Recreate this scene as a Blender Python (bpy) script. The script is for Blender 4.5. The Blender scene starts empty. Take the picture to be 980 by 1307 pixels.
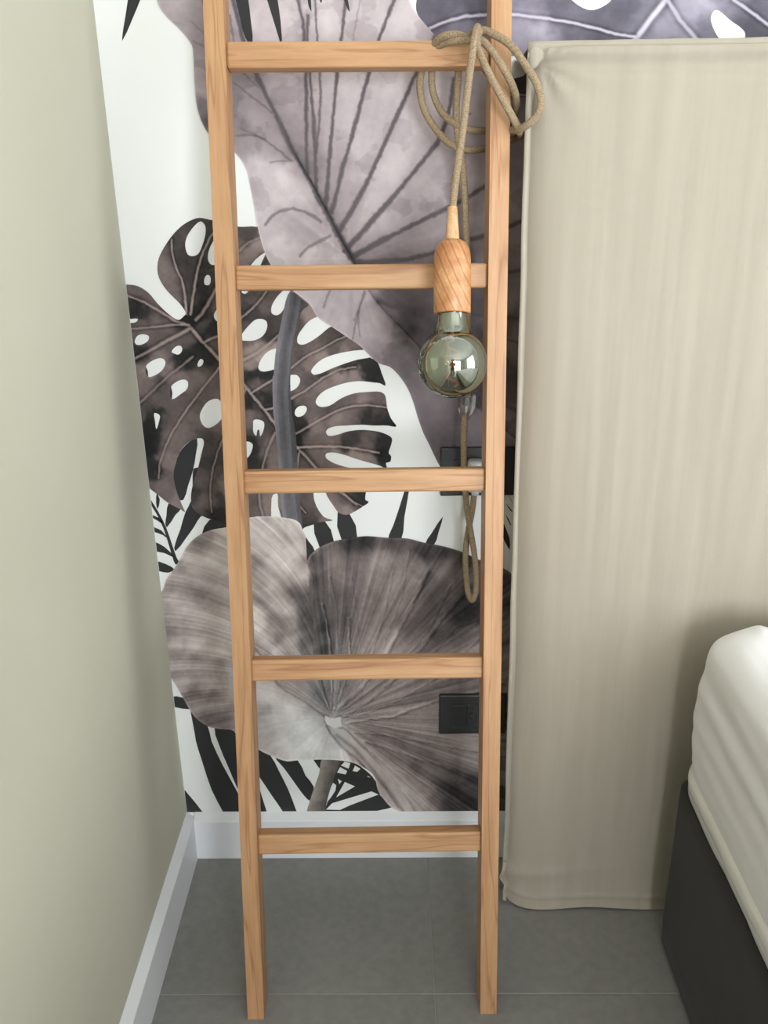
import bpy, bmesh, math, random
import numpy as np
from mathutils import Vector, Matrix, noise as mnoise
random.seed(7)
scene = bpy.context.scene
col = scene.collection

# ---------------------------------------------------------------- camera
FPX, PITCH, YAW, ROLL = 1135.49, 0.3702, -0.0132, -0.0142
CAM = np.array([0.4106, -1.3992, 1.2652])
_fw = np.array([math.sin(YAW)*math.cos(PITCH), math.cos(YAW)*math.cos(PITCH), -math.sin(PITCH)])
_rt = np.array([math.cos(YAW), -math.sin(YAW), 0.0]); _up = np.cross(_rt, _fw)
_c, _s = math.cos(ROLL), math.sin(ROLL)
RT = _c*_rt + _s*_up; UP = -_s*_rt + _c*_up; FW = _fw
cd = bpy.data.cameras.new('camera'); cam = bpy.data.objects.new('camera', cd); col.objects.link(cam)
cd.sensor_fit = 'VERTICAL'; cd.sensor_height = 36.0; cd.lens = FPX/1307*36.0
cd.clip_start = 0.02
cam.matrix_world = Matrix(((RT[0], UP[0], -FW[0], CAM[0]), (RT[1], UP[1], -FW[1], CAM[1]),
                           (RT[2], UP[2], -FW[2], CAM[2]), (0, 0, 0, 1)))
scene.camera = cam

# ---------------------------------------------------------------- world, daylight, exposure
w = bpy.data.worlds.new('daylight'); scene.world = w; w.use_nodes = True
bg = w.node_tree.nodes['Background']; bg.inputs[0].default_value = (0.86, 0.93, 1.0, 1); bg.inputs[1].default_value = 1.6
scene.view_settings.view_transform = 'Standard'; scene.view_settings.look = 'None'
scene.view_settings.gamma = 1.0; scene.view_settings.use_curve_mapping = False
scene.view_settings.exposure = 0.83
ROOM_X, ROOM_Y, ROOM_Z = 3.3, -4.2, 2.6
def window_light(name, loc, size, rot, power, colr):
    l = bpy.data.lights.new(name, 'AREA'); l.shape = 'RECTANGLE'; l.size, l.size_y = size
    l.energy = power; l.color = colr
    o = bpy.data.objects.new(name, l); col.objects.link(o); o.location = loc; o.rotation_euler = rot
    return o
# daylight entering through the two real window openings (right wall, rear wall)
window_light('window_daylight', (ROOM_X+0.16, -1.95, 1.45), (1.9, 1.9), (0, math.radians(90), 0), 36, (0.985, 0.967, 1.035))
window_light('window_daylight', (1.35, ROOM_Y-0.16, 1.22), (1.7, 2.25), (math.radians(90), 0, 0), 112, (0.985, 0.967, 1.035))

# ---------------------------------------------------------------- pixel -> place helpers
def ray(x, y): return FW + RT*(x-490)/FPX - UP*(y-653.5)/FPX
def onY(x, y, Y=0.0):
    d = ray(x, y); return CAM + d*((Y-CAM[1])/d[1])
def wall_xz(px, py):            # vectorised: photo pixel -> (X, Z) on the mural wall plane Y = 0
    a = (px-490)/FPX; b = (py-653.5)/FPX
    dx = FW[0]+RT[0]*a-UP[0]*b; dy = FW[1]+RT[1]*a-UP[1]*b; dz = FW[2]+RT[2]*a-UP[2]*b
    t = -CAM[1]/dy
    return CAM[0]+dx*t, CAM[2]+dz*t

# ---------------------------------------------------------------- material helpers
def lin(c):
    c = np.asarray(c, float)/255.0
    return np.where(c <= 0.04045, c/12.92, ((c+0.055)/1.055)**2.4)
def rgb(r, g, b): return tuple(float(v) for v in lin((r, g, b))) + (1.0,)
class NT:
    def __init__(s, name):
        s.m = bpy.data.materials.new(name); s.m.use_nodes = True
        s.t = s.m.node_tree; s.b = s.t.nodes['Principled BSDF']; s.out = s.t.nodes['Material Output']
    def n(s, kind, **kw):
        nd = s.t.nodes.new(kind)
        for k, v in kw.items(): setattr(nd, k, v)
        return nd
    def l(s, a, b): s.t.links.new(a, b)
    def ramp(s, fac, stops):
        r = s.n('ShaderNodeValToRGB'); e = r.color_ramp.elements
        while len(e) < len(stops): e.new(0.5)
        for el, (p, c) in zip(e, stops): el.position = p; el.color = c
        s.l(fac, r.inputs[0]); return r.outputs[0]
    def coords(s, scale=(1, 1, 1), which='Object', rot=(0, 0, 0)):
        tc = s.n('ShaderNodeTexCoord'); mp = s.n('ShaderNodeMapping')
        mp.inputs['Scale'].default_value = scale; mp.inputs['Rotation'].default_value = rot
        s.l(tc.outputs[which], mp.inputs[0]); return mp.outputs[0]
    def noise(s, vec, scale, detail=4, rough=0.5, dist=0.0):
        nd = s.n('ShaderNodeTexNoise'); nd.inputs['Scale'].default_value = scale
        nd.inputs['Detail'].default_value = detail; nd.inputs['Roughness'].default_value = rough
        nd.inputs['Distortion'].default_value = dist
        s.l(vec, nd.inputs['Vector']); return nd.outputs['Fac']
    def bump(s, h, strength=0.3, dist=0.001, prev=None):
        b = s.n('ShaderNodeBump'); b.inputs['Strength'].default_value = strength; b.inputs['Distance'].default_value = dist
        s.l(h, b.inputs['Height'])
        if prev is not None: s.l(prev, b.inputs['Normal'])
        return b.outputs[0]
    def mix(s, fac, a, b, mode='MIX'):
        m = s.n('ShaderNodeMix'); m.data_type = 'RGBA'; m.blend_type = mode
        if isinstance(fac, (int, float)): m.inputs[0].default_value = fac
        else: s.l(fac, m.inputs[0])
        for sock, v in ((m.inputs[6], a), (m.inputs[7], b)):
            if isinstance(v, tuple): sock.default_value = v
            else: s.l(v, sock)
        return m.outputs[2]
    def set(s, **kw):
        for k, v in kw.items():
            sock = s.b.inputs[k.replace('_', ' ')]
            if hasattr(v, 'is_linked') or isinstance(v, bpy.types.NodeSocket): s.l(v, sock)
            else: sock.default_value = v
        return s

def m_plain(name, c, rough=0.6, nscale=0, nstr=0.1, spec=0.5, metal=0.0):
    t = NT(name); t.set(Base_Color=c, Roughness=rough, Metallic=metal); t.b.inputs['Specular IOR Level'].default_value = spec
    if nscale:
        v = t.coords(); f = t.noise(v, nscale, 5)
        t.set(Normal=t.bump(f, nstr, 0.001))
    return t.m
def m_wood(name, axis, stops, sc=1.0, rough=0.5, rings=True, tilt=0.0):
    """grain stretched along one local axis ('X' or 'Z')"""
    t = NT(name)
    k = (1.0, 14, 14) if axis == 'X' else (14, 14, 1.0)
    v = t.coords(tuple(a*sc for a in k), rot=(0, tilt, 0))
    f1 = t.noise(v, 5.0, 6, 0.6, 0.2)
    v2 = t.coords(tuple(a*sc for a in ((3, 60, 60) if axis == 'X' else (60, 60, 3))), rot=(0, tilt, 0))
    f2 = t.noise(v2, 8.0, 3, 0.6)
    c = t.ramp(f1, stops)
    fine = t.ramp(f2, [(0.3, (0.87, 0.84, 0.80, 1)), (0.62, (1, 1, 1, 1))])
    c = t.mix(0.75, c, fine, 'MULTIPLY')
    if rings:
        v3 = t.coords(tuple(a*sc for a in ((0.45, 9, 9) if axis == 'X' else (9, 9, 0.45))), rot=(0, tilt, 0))
        f3 = t.noise(v3, 5.0, 2, 0.4, 0.5)
        line = t.ramp(f3, [(0.47, (1, 1, 1, 1)), (0.5, (0.68, 0.56, 0.46, 1)), (0.53, (1, 1, 1, 1))])
        c = t.mix(0.8, c, line, 'MULTIPLY')
    t.set(Base_Color=c, Roughness=rough, Normal=t.bump(f2, 0.12, 0.0006))
    return t.m
def m_fabric(name, c1, c2, weave=900, rough=0.95, slub=None, bstr=0.25):
    t = NT(name)
    v = t.coords()
    f = t.noise(v, weave, 2, 0.5)
    if slub:
        vs = t.coords(slub); fs = t.noise(vs, 1.0, 5, 0.6)
    else:
        fs = t.noise(v, 14.0, 5, 0.6)
    c = t.ramp(fs, [(0.3, c1), (0.7, c2)])
    n = t.bump(fs, 0.05 if slub else 0.1, 0.0008)
    n = t.bump(f, bstr, 0.0004, n)
    t.set(Base_Color=c, Roughness=rough, Normal=n); t.b.inputs['Specular IOR Level'].default_value = 0.15
    t.b.inputs['Sheen Weight'].default_value = 0.1
    return t.m

WOOD = [(0.25, rgb(164, 118, 80)), (0.5, rgb(182, 139, 98)), (0.8, rgb(197, 156, 113))]
M = {}
M['wood_rail'] = m_wood('oak_rail', 'Z', WOOD)
M['wood_rung'] = m_wood('oak_rung', 'X', WOOD)
M['wood_socket_plain'] = m_wood('turned_ash', 'Z', [(0.25, rgb(188, 124, 74)), (0.5, rgb(216, 158, 104)), (0.8, rgb(238, 192, 142))], 2.6, 0.38, True, 0.35)
def m_turned():
    t = NT('turned_ash_striped'); v = t.coords((1, 1, 1), rot=(0.35, 0.42, 0.2)); f = t.noise(v, 40, 5, 0.6, 0.6)
    c = t.ramp(f, [(0.3, rgb(172, 114, 72)), (0.55, rgb(194, 144, 98)), (0.75, rgb(212, 170, 124))])
    wv = t.n('ShaderNodeTexWave'); wv.wave_type = 'BANDS'; wv.bands_direction = 'X'; wv.inputs['Scale'].default_value = 30; wv.inputs['Distortion'].default_value = 1.6; wv.inputs['Detail'].default_value = 2; wv.inputs['Detail Scale'].default_value = 0.6
    t.l(v, wv.inputs[0])
    c = t.mix(0.85, c, t.ramp(wv.outputs['Fac'], [(0.0, (0.60, 0.44, 0.32, 1)), (0.10, (0.92, 0.88, 0.84, 1)), (0.5, (1, 1, 1, 1)), (1.0, (0.93, 0.88, 0.82, 1))]), 'MULTIPLY')
    t.set(Base_Color=c, Roughness=0.36); return t.m
M['wood_socket'] = m_turned()
M['wood_cone'] = m_wood('turned_ash_pale', 'Z', [(0.25, rgb(192, 146, 102)), (0.5, rgb(206, 165, 122)), (0.8, rgb(220, 186, 144))], 3.0, 0.4, True, 0.12)
M['paper'] = m_plain('white_wallpaper', rgb(232, 234, 232), 0.75, 260, 0.04, 0.25)
M['ink'] = m_plain('black_ink', rgb(50, 51, 51), 0.7, 260, 0.04, 0.25)
M['ceiling'] = m_plain('white_ceiling_paint', rgb(236, 236, 232), 0.9, 120, 0.05, 0.2)
M['room_wall'] = m_plain('pale_wall_paint', rgb(222, 220, 210), 0.9, 120, 0.05, 0.2)
def m_sage():
    t = NT('sage_wall_paint'); v = t.coords(); f = t.noise(v, 3.0, 4); g = t.noise(v, 300, 3)
    t.set(Base_Color=t.ramp(f, [(0.3, rgb(189, 187, 168)), (0.7, rgb(194, 192, 174))]), Roughness=0.85, Normal=t.bump(g, 0.06, 0.0006))
    t.b.inputs['Specular IOR Level'].default_value = 0.25
    return t.m
M['sage'] = m_sage()
M['trim'] = m_plain('white_gloss_trim', rgb(226, 228, 230), 0.4, 40, 0.03)
def m_tile():
    t = NT('grey_porcelain_tile'); v = t.coords(which='Object'); f = t.noise(v, 5.0, 8, 0.62, 0.4); g = t.noise(v, 55.0, 4, 0.6)
    c = t.ramp(f, [(0.3, rgb(122, 121, 117)), (0.7, rgb(137, 135, 131))])
    c = t.mix(0.25, c, t.ramp(g, [(0.35, rgb(114, 113, 110)), (0.65, rgb(146, 144, 141))]))
    t.set(Base_Color=c, Roughness=0.52, Normal=t.bump(g, 0.05, 0.0005)); return t.m
M['tile'] = m_tile()
M['grout'] = m_plain('pale_grout', rgb(142, 141, 137), 0.9, 300, 0.2)
M['linen'] = m_fabric('oatmeal_linen', rgb(156, 148, 133), rgb(164, 156, 141), 1100, 0.95, (42, 42, 2.2))
M['linen_trim'] = m_fabric('oatmeal_linen_seam', rgb(158, 151, 136), rgb(167, 160, 145), 1100, 0.95, (30, 30, 30))
M['sheet'] = m_fabric('white_cotton', rgb(228, 228, 227), rgb(233, 232, 232), 1400, 0.9, None, 0.1)
M['hem'] = m_fabric('white_elastic_hem', rgb(214, 212, 204), rgb(224, 222, 215), 700, 0.95, None, 0.4)
M['hem_sheer'] = m_fabric('grey_sheer_fringe', rgb(176, 177, 176), rgb(190, 191, 190), 700, 0.95, None, 0.3)
M['charcoal'] = m_fabric('charcoal_upholstery', rgb(49, 48, 47), rgb(56, 55, 53), 800, 0.95, None, 0.4)
M['plate'] = m_plain('matt_black_plastic', rgb(40, 42, 42), 0.45, 200, 0.03)
M['slot'] = m_plain('black_slot', rgb(14, 14, 14), 0.7, 200, 0.02)
M['plug'] = m_plain('pale_grey_plastic', rgb(186, 190, 190), 0.3, 60, 0.05)
M['steel'] = m_plain('steel', rgb(190, 190, 190), 0.3, 200, 0.05, 0.5, 1.0)
M['dark_metal'] = m_plain('dark_grey_metal', rgb(96, 96, 98), 0.4, 200, 0.05, 0.5, 0.6)
M['filament'] = m_plain('amber_filament', rgb(244, 146, 66), 0.5, 300, 0.1)
M['stem_glass'] = m_plain('pale_stem', rgb(214, 212, 200), 0.25, 100, 0.05)
def m_jute():
    t = NT('braided_jute'); tc = t.n('ShaderNodeTexCoord')
    mp = t.n('ShaderNodeMapping'); mp.inputs['Scale'].default_value = (1, 1, 1); t.l(tc.outputs['UV'], mp.inputs[0])
    def wave(sx, sy):
        m = t.n('ShaderNodeMapping'); m.inputs['Scale'].default_value = (sx, sy, 1); t.l(mp.outputs[0], m.inputs[0])
        wv = t.n('ShaderNodeTexWave'); wv.wave_type = 'BANDS'; wv.bands_direction = 'DIAGONAL'
        wv.inputs['Scale'].default_value = 1.0; wv.inputs['Distortion'].default_value = 1.5; t.l(m.outputs[0], wv.inputs[0]); return wv.outputs['Fac']
    a, b = wave(2.2, 110), wave(-2.2, 110)
    mx = t.n('ShaderNodeMath'); mx.operation = 'MAXIMUM'; t.l(a, mx.inputs[0]); t.l(b, mx.inputs[1])
    v = t.coords(); f = t.noise(v, 420, 4, 0.7)
    c = t.ramp(mx.outputs[0], [(0.2, rgb(92, 77, 59)), (0.6, rgb(150, 130, 104)), (1.0, rgb(178, 158, 129))])
    c = t.mix(0.5, c, t.ramp(f, [(0.35, rgb(98, 82, 63)), (0.65, rgb(184, 164, 135))]))
    n = t.bump(mx.outputs[0], 0.5, 0.0008); n = t.bump(f, 0.4, 0.0005, n)
    t.set(Base_Color=c, Roughness=0.95, Normal=n); t.b.inputs['Specular IOR Level'].default_value = 0.1
    return t.m
M['jute'] = m_jute()
def m_smoked():
    t = NT('smoked_mirror_glass'); t.t.nodes.remove(t.b)
    gl = t.n('ShaderNodeBsdfGlossy'); gl.inputs['Color'].default_value = (0.56, 0.59, 0.53, 1); gl.inputs['Roughness'].default_value = 0.015
    tr = t.n('ShaderNodeBsdfTransparent'); tr.inputs['Color'].default_value = (0.56, 0.57, 0.46, 1)
    lw = t.n('ShaderNodeLayerWeight'); lw.inputs['Blend'].default_value = 0.25
    mr = t.n('ShaderNodeMapRange'); mr.inputs[3].default_value = 0.46; mr.inputs[4].default_value = 0.80
    t.l(lw.outputs['Fresnel'], mr.inputs[0])
    mx = t.n('ShaderNodeMixShader'); t.l(mr.outputs[0], mx.inputs[0]); t.l(tr.outputs[0], mx.inputs[1]); t.l(gl.outputs[0], mx.inputs[2])
    t.l(mx.outputs[0], t.out.inputs[0]); return t.m
M['smoked'] = m_smoked()
def m_clear(name, tint=(0.9, 0.91, 0.92, 1), lo=0.06, hi=0.7):
    t = NT(name); t.t.nodes.remove(t.b)
    gl = t.n('ShaderNodeBsdfGlossy'); gl.inputs['Roughness'].default_value = 0.05
    tr = t.n('ShaderNodeBsdfTransparent'); tr.inputs['Color'].default_value = tint
    lw = t.n('ShaderNodeLayerWeight'); lw.inputs['Blend'].default_value = 0.3
    mr = t.n('ShaderNodeMapRange'); mr.inputs[3].default_value = lo; mr.inputs[4].default_value = hi
    t.l(lw.outputs['Fresnel'], mr.inputs[0])
    mx = t.n('ShaderNodeMixShader'); t.l(mr.outputs[0], mx.inputs[0]); t.l(tr.outputs[0], mx.inputs[1]); t.l(gl.outputs[0], mx.inputs[2])
    t.l(mx.outputs[0], t.out.inputs[0]); return t.m
M['clear'] = m_clear('clear_plastic', (0.93, 0.93, 0.93, 1), 0.05, 0.5)
M['pane'] = m_clear('window_glass', (0.96, 0.98, 0.97, 1), 0.03, 0.6)
def m_print():
    t = NT('printed_watercolour'); a = t.n('ShaderNodeAttribute'); a.attribute_name = 'Col'
    v = t.coords(); g = t.noise(v, 260, 4)
    t.set(Base_Color=a.outputs['Color'], Roughness=0.75, Normal=t.bump(g, 0.04, 0.001)); t.b.inputs['Specular IOR Level'].default_value = 0.25
    return t.m
M['print'] = m_print()

# ---------------------------------------------------------------- mesh helpers
def link(o, parent=None):
    col.objects.link(o)
    if parent is not None: o.parent = parent
    return o
def mesh_obj(name, verts, faces, mat, parent=None, smooth=False):
    me = bpy.data.meshes.new(name); me.from_pydata([tuple(map(float, v)) for v in verts], [], faces); me.update()
    me.materials.append(mat)
    if smooth: me.polygons.foreach_set('use_smooth', [True]*len(me.polygons))
    return link(bpy.data.objects.new(name, me), parent)
def bm_obj(name, bm, mat, parent=None, smooth=False):
    bmesh.ops.recalc_face_normals(bm, faces=bm.faces)
    me = bpy.data.meshes.new(name); bm.to_mesh(me); bm.free(); me.materials.append(mat)
    if smooth: me.polygons.foreach_set('use_smooth', [True]*len(me.polygons))
    return link(bpy.data.objects.new(name, me), parent)
def add_box(bm, a, b, bevel=0.0, seg=2):
    r = bmesh.ops.create_cube(bm, size=1.0); vs = r['verts']
    for v in vs:
        v.co = Vector([(a[i]+b[i])/2 + v.co[i]*(b[i]-a[i]) for i in range(3)])
    if bevel:
        es = list({e for v in vs for e in v.link_edges})
        bmesh.ops.bevel(bm, geom=es, offset=bevel, segments=seg, affect='EDGES', profile=0.5)
def box(name, a, b, mat, parent=None, bevel=0.0, seg=2):
    bm = bmesh.new(); add_box(bm, a, b, bevel, seg); return bm_obj(name, bm, mat, parent, False)
def empty(name, loc=(0, 0, 0)):
    o = bpy.data.objects.new(name, None); o.empty_display_size = 0.05; o.location = loc; col.objects.link(o); return o
def tag(o, label=None, cat=None, group=None, kind=None):
    for k, v in (('label', label), ('category', cat), ('group', group), ('kind', kind)):
        if v: o[k] = v
    return o
def lathe(name, prof, axis_a, axis_d, mat, parent=None, seg=40, smooth=True, sx=1.0, sy=1.0):
    """prof = [(distance along the axis, radius)], axis starts at axis_a and runs along unit axis_d"""
    d = Vector(axis_d).normalized(); q = d.to_track_quat('Z', 'X').to_matrix()
    A = Vector(axis_a); vs, fs = [], []
    for t, r in prof:
        for k in range(seg):
            an = 2*math.pi*k/seg
            vs.append(A + q @ Vector((math.cos(an)*r*sx, math.sin(an)*r*sy, t)))
    for i in range(len(prof)-1):
        for k in range(seg):
            a, b = i*seg+k, i*seg+(k+1) % seg
            fs.append((a, b, b+seg, a+seg))
    return mesh_obj(name, vs, fs, mat, parent, smooth)
def catmull(P, n=10, closed=False):
    P = [np.array(p, float) for p in P]; N = len(P); out = []
    rng = range(N) if closed else range(N-1)
    for i in rng:
        p0 = P[(i-1) % N] if closed or i > 0 else 2*P[0]-P[1]
        p1, p2 = P[i], P[(i+1) % N]
        p3 = P[(i+2) % N] if closed or i+2 < N else 2*P[-1]-P[-2]
        d0 = max(np.linalg.norm(p1-p0), 1e-6)**0.5; d1 = max(np.linalg.norm(p2-p1), 1e-6)**0.5; d2 = max(np.linalg.norm(p3-p2), 1e-6)**0.5
        m1 = (p1-p0)/d0-(p2-p0)/(d0+d1)+(p2-p1)/d1; m2 = (p2-p1)/d1-(p3-p1)/(d1+d2)+(p3-p2)/d2
        m1 *= d1; m2 *= d1
        for j in range(n):
            t = j/n; t2, t3 = t*t, t*t*t
            out.append((2*t3-3*t2+1)*p1+(t3-2*t2+t)*m1+(-2*t3+3*t2)*p2+(t3-t2)*m2)
    if not closed: out.append(P[-1])
    return out
def tube(name, path, r, mat, parent=None, seg=12, caps=True, uv=True):
    P = [Vector(p) for p in path]; vs, fs, lens = [], [], [0.0]
    T = [(P[min(i+1, len(P)-1)]-P[max(i-1, 0)]).normalized() for i in range(len(P))]
    nrm = T[0].orthogonal().normalized()
    for i, p in enumerate(P):
        if i: lens.append(lens[-1]+(p-P[i-1]).length)
        nrm = (nrm - T[i]*nrm.dot(T[i])).normalized(); bn = T[i].cross(nrm)
        for k in range(seg):
            an = 2*math.pi*k/seg; vs.append(p+(nrm*math.cos(an)+bn*math.sin(an))*r)
    for i in range(len(P)-1):
        for k in range(seg):
            a, b = i*seg+k, i*seg+(k+1) % seg; fs.append((a, b, b+seg, a+seg))
    if caps: fs += [tuple(range(seg))[::-1], tuple(range((len(P)-1)*seg, len(P)*seg))]
    o = mesh_obj(name, vs, fs, mat, parent, True)
    if uv:
        lay = o.data.uv_layers.new(name='UVMap')
        for pi, pl in enumerate(o.data.polygons):
            i, k = divmod(pi, seg)
            if i >= len(P)-1: continue
            for li, (di, dk) in zip(pl.loop_indices, ((0, 0), (0, 1), (1, 1), (1, 0))):
                lay.data[li].uv = ((k+dk)/seg*6.28, lens[i+di])
    return o

# ================================================================ THE ROOM
def wall_with_hole(name, fixed, lo, hi, axis, hole, mat):
    """slab wall with one rectangular opening; axis 'X': plane X=const running along Y, axis 'Y': plane Y=const along X"""
    bm = bmesh.new(); (u0, u1, z0, z1) = hole
    for (a, b, c, d) in ((lo, u0, 0, ROOM_Z), (u1, hi, 0, ROOM_Z), (u0, u1, 0, z0), (u0, u1, z1, ROOM_Z)):
        if axis == 'X': add_box(bm, (fixed[0], a, c), (fixed[1], b, d))
        else: add_box(bm, (a, fixed[0], c), (b, fixed[1], d))
    return tag(bm_obj(name, bm, mat), kind='structure')
wall_back = tag(box('wall_back', (-0.12, 0, -0.05), (ROOM_X+0.12, 0.12, ROOM_Z), M['paper']), kind='structure')
tag(box('wall_left', (-0.12, ROOM_Y, -0.05), (0, 0, ROOM_Z), M['sage']), kind='structure')
wall_with_hole('wall_right', (ROOM_X, ROOM_X+0.12), ROOM_Y, 0, 'X', (-2.95, -0.95, 0.45, 2.4), M['room_wall'])
wall_with_hole('wall_rear', (ROOM_Y-0.12, ROOM_Y), -0.12, ROOM_X+0.12, 'Y', (0.45, 2.25, 0.05, 2.4), M['room_wall'])
tag(box('ceiling', (-0.12, ROOM_Y-0.12, ROOM_Z), (ROOM_X+0.12, 0.12, ROOM_Z+0.1), M['ceiling']), kind='structure')
def window(name, axis, fixed, u0, u1, z0, z1):
    root = tag(empty(name, (fixed, (u0+u1)/2, z0) if axis == 'X' else ((u0+u1)/2, fixed, z0)), kind='structure')
    inv = Matrix.Translation(-root.location)
    def bar(nm, a, b, c, d, mat, th):
        o = box(nm, (fixed-th, a, c), (fixed+th, b, d), mat) if axis == 'X' else box(nm, (a, fixed-th, c), (b, fixed+th, d), mat)
        o.parent = root; o.data.transform(inv); return o
    m = (u0+u1)/2
    for a, b, c, d in ((u0, u0+.05, z0, z1), (u1-.05, u1, z0, z1), (m-.035, m+.035, z0, z1), (u0+.05, u1-.05, z0, z0+.05), (u0+.05, u1-.05, z1-.05, z1)):
        bar('frame_bar', a, b, c, d, M['trim'], 0.03)
    for a, b in ((u0+.05, m-.035), (m+.035, u1-.05)): bar('pane', a, b, z0+.05, z1-.05, M['pane'], 0.003)
window('window_1', 'X', ROOM_X+0.06, -2.95, -0.95, 0.45, 2.4)
window('window_2', 'Y', ROOM_Y-0.06, 0.45, 2.25, 0.05, 2.4)

# floor: grout bed with porcelain tiles, each its own piece
floor = tag(box('floor', (-0.02, ROOM_Y-0.1, -0.05), (ROOM_X+0.1, 0.02, -0.0012), M['grout']), kind='structure')
JX, JY, TS, G = 0.468, -0.326, 0.6, 0.0011
xs = [0.0, JX]; ys = [0.0, JY]
while xs[-1] < ROOM_X: xs.append(min(xs[-1]+TS, ROOM_X))
while ys[-1] > ROOM_Y: ys.append(max(ys[-1]-TS, ROOM_Y))
tile_mesh = {}
for i in range(len(xs)-1):
    for j in range(len(ys)-1):
        wx, wy = round(xs[i+1]-xs[i], 4), round(ys[j]-ys[j+1], 4)
        if (wx, wy) not in tile_mesh:
            bm = bmesh.new(); add_box(bm, (-wx/2+G, -wy/2+G, -0.009), (wx/2-G, wy/2-G, 0.0), 0.0008, 1)
            o = bm_obj('tile', bm, M['tile'], floor); tile_mesh[(wx, wy)] = o.data
        else: o = link(bpy.data.objects.new('tile', tile_mesh[(wx, wy)]), floor)
        o.location = ((xs[i]+xs[i+1])/2, (ys[j]+ys[j+1])/2, 0)

# baseboards: flat board with eased top edge
BH, BT = 0.1005, 0.016
def baseboard(name, pts, mat):
    """pts: two ends of the wall line; n: direction into the room"""
    (x0, y0), (x1, y1), (nx, ny) = pts
    prof = [(0, 0), (BT, 0), (BT, BH-0.0120), (BT-0.002, BH-0.0100), (0, BH)]
    vs = []
    for (x, y, e) in ((x0, y0, 0), (x1, y1, 1)):
        for d, z in prof: vs.append((x+nx*d, y+ny*d, z))
    n = len(prof); fs = [(i, (i+1) % n, n+(i+1) % n, n+i) for i in range(n)] + [tuple(range(n)), tuple(range(n, 2*n))[::-1]]
    return tag(mesh_obj(name, vs, fs, mat), kind='structure')
baseboard('baseboard_left', ((0, 0), (0, ROOM_Y), (1, 0)), M['trim'])
baseboard('baseboard_back', ((BT, 0), (ROOM_X, 0), (0, -1)), M['trim'])

# ================================================================ THE MURAL (flat print on the back wall)
_rs = np.random.RandomState(11)
_NT = _rs.rand(256, 256)
def vnoise(x, y):
    xi = np.floor(x).astype(int); yi = np.floor(y).astype(int); fx = x-xi; fy = y-yi
    fx = fx*fx*(3-2*fx); fy = fy*fy*(3-2*fy)
    a = _NT[yi & 255, xi & 255]; b = _NT[yi & 255, (xi+1) & 255]; c = _NT[(yi+1) & 255, xi & 255]; d = _NT[(yi+1) & 255, (xi+1) & 255]
    return (a*(1-fx)+b*fx)*(1-fy)+(c*(1-fx)+d*fx)*fy
def fbm(x, y, o=4):
    s = np.zeros_like(x); a = 0.5
    for i in range(o): s += a*vnoise(x*2**i+17.3*i, y*2**i+9.1*i); a *= 0.5
    return s/(1-0.5**o)-0.5
def seg_dist(px, py, P):
    """distance to an open polyline and the position (0..1) along it"""
    best = np.full(px.shape, 1e9); pos = np.zeros(px.shape)
    n = len(P)-1
    for i in range(n):
        ax, ay = P[i]; bx, by = P[i+1]; dx, dy = bx-ax, by-ay; L = dx*dx+dy*dy+1e-9
        t = np.clip(((px-ax)*dx+(py-ay)*dy)/L, 0, 1)
        d = np.hypot(px-ax-t*dx, py-ay-t*dy); m = d < best
        best = np.where(m, d, best); pos = np.where(m, (i+t)/n, pos)
    return best, pos
def sdf_poly(px, py, P):
    """positive inside"""
    n = len(P); ins = np.zeros(px.shape, bool); best = np.full(px.shape, 1e18)
    for i in range(n):
        ax, ay = P[i]; bx, by = P[(i+1) % n]; dx, dy = bx-ax, by-ay; L = dx*dx+dy*dy+1e-9
        t = np.clip(((px-ax)*dx+(py-ay)*dy)/L, 0, 1)
        best = np.minimum(best, (px-ax-t*dx)**2+(py-ay-t*dy)**2)
        if ay != by:
            ins ^= ((ay > py) != (by > py)) & (px < (bx-ax)*(py-ay)/(by-ay)+ax)
    return np.where(ins, 1, -1)*np.sqrt(best)
def crop(ox, oy, pts, k=5.0): return [(ox+x/k, oy+y/k) for x, y in pts]
def smooth_poly(P, n=3): return [tuple(p) for p in catmull(P, n, True)]
LAYER = {'T': -0.0004, 'palm_back': -0.0002, 'M': -0.0006, 'S': -0.0008, 'A': -0.0010, 'L': -0.0012, 'palm_top': -0.0014}
def to_wall(px, py, y):
    X, Z = wall_xz(px, py); return np.stack([X, np.full_like(X, y), Z], -1)
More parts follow.
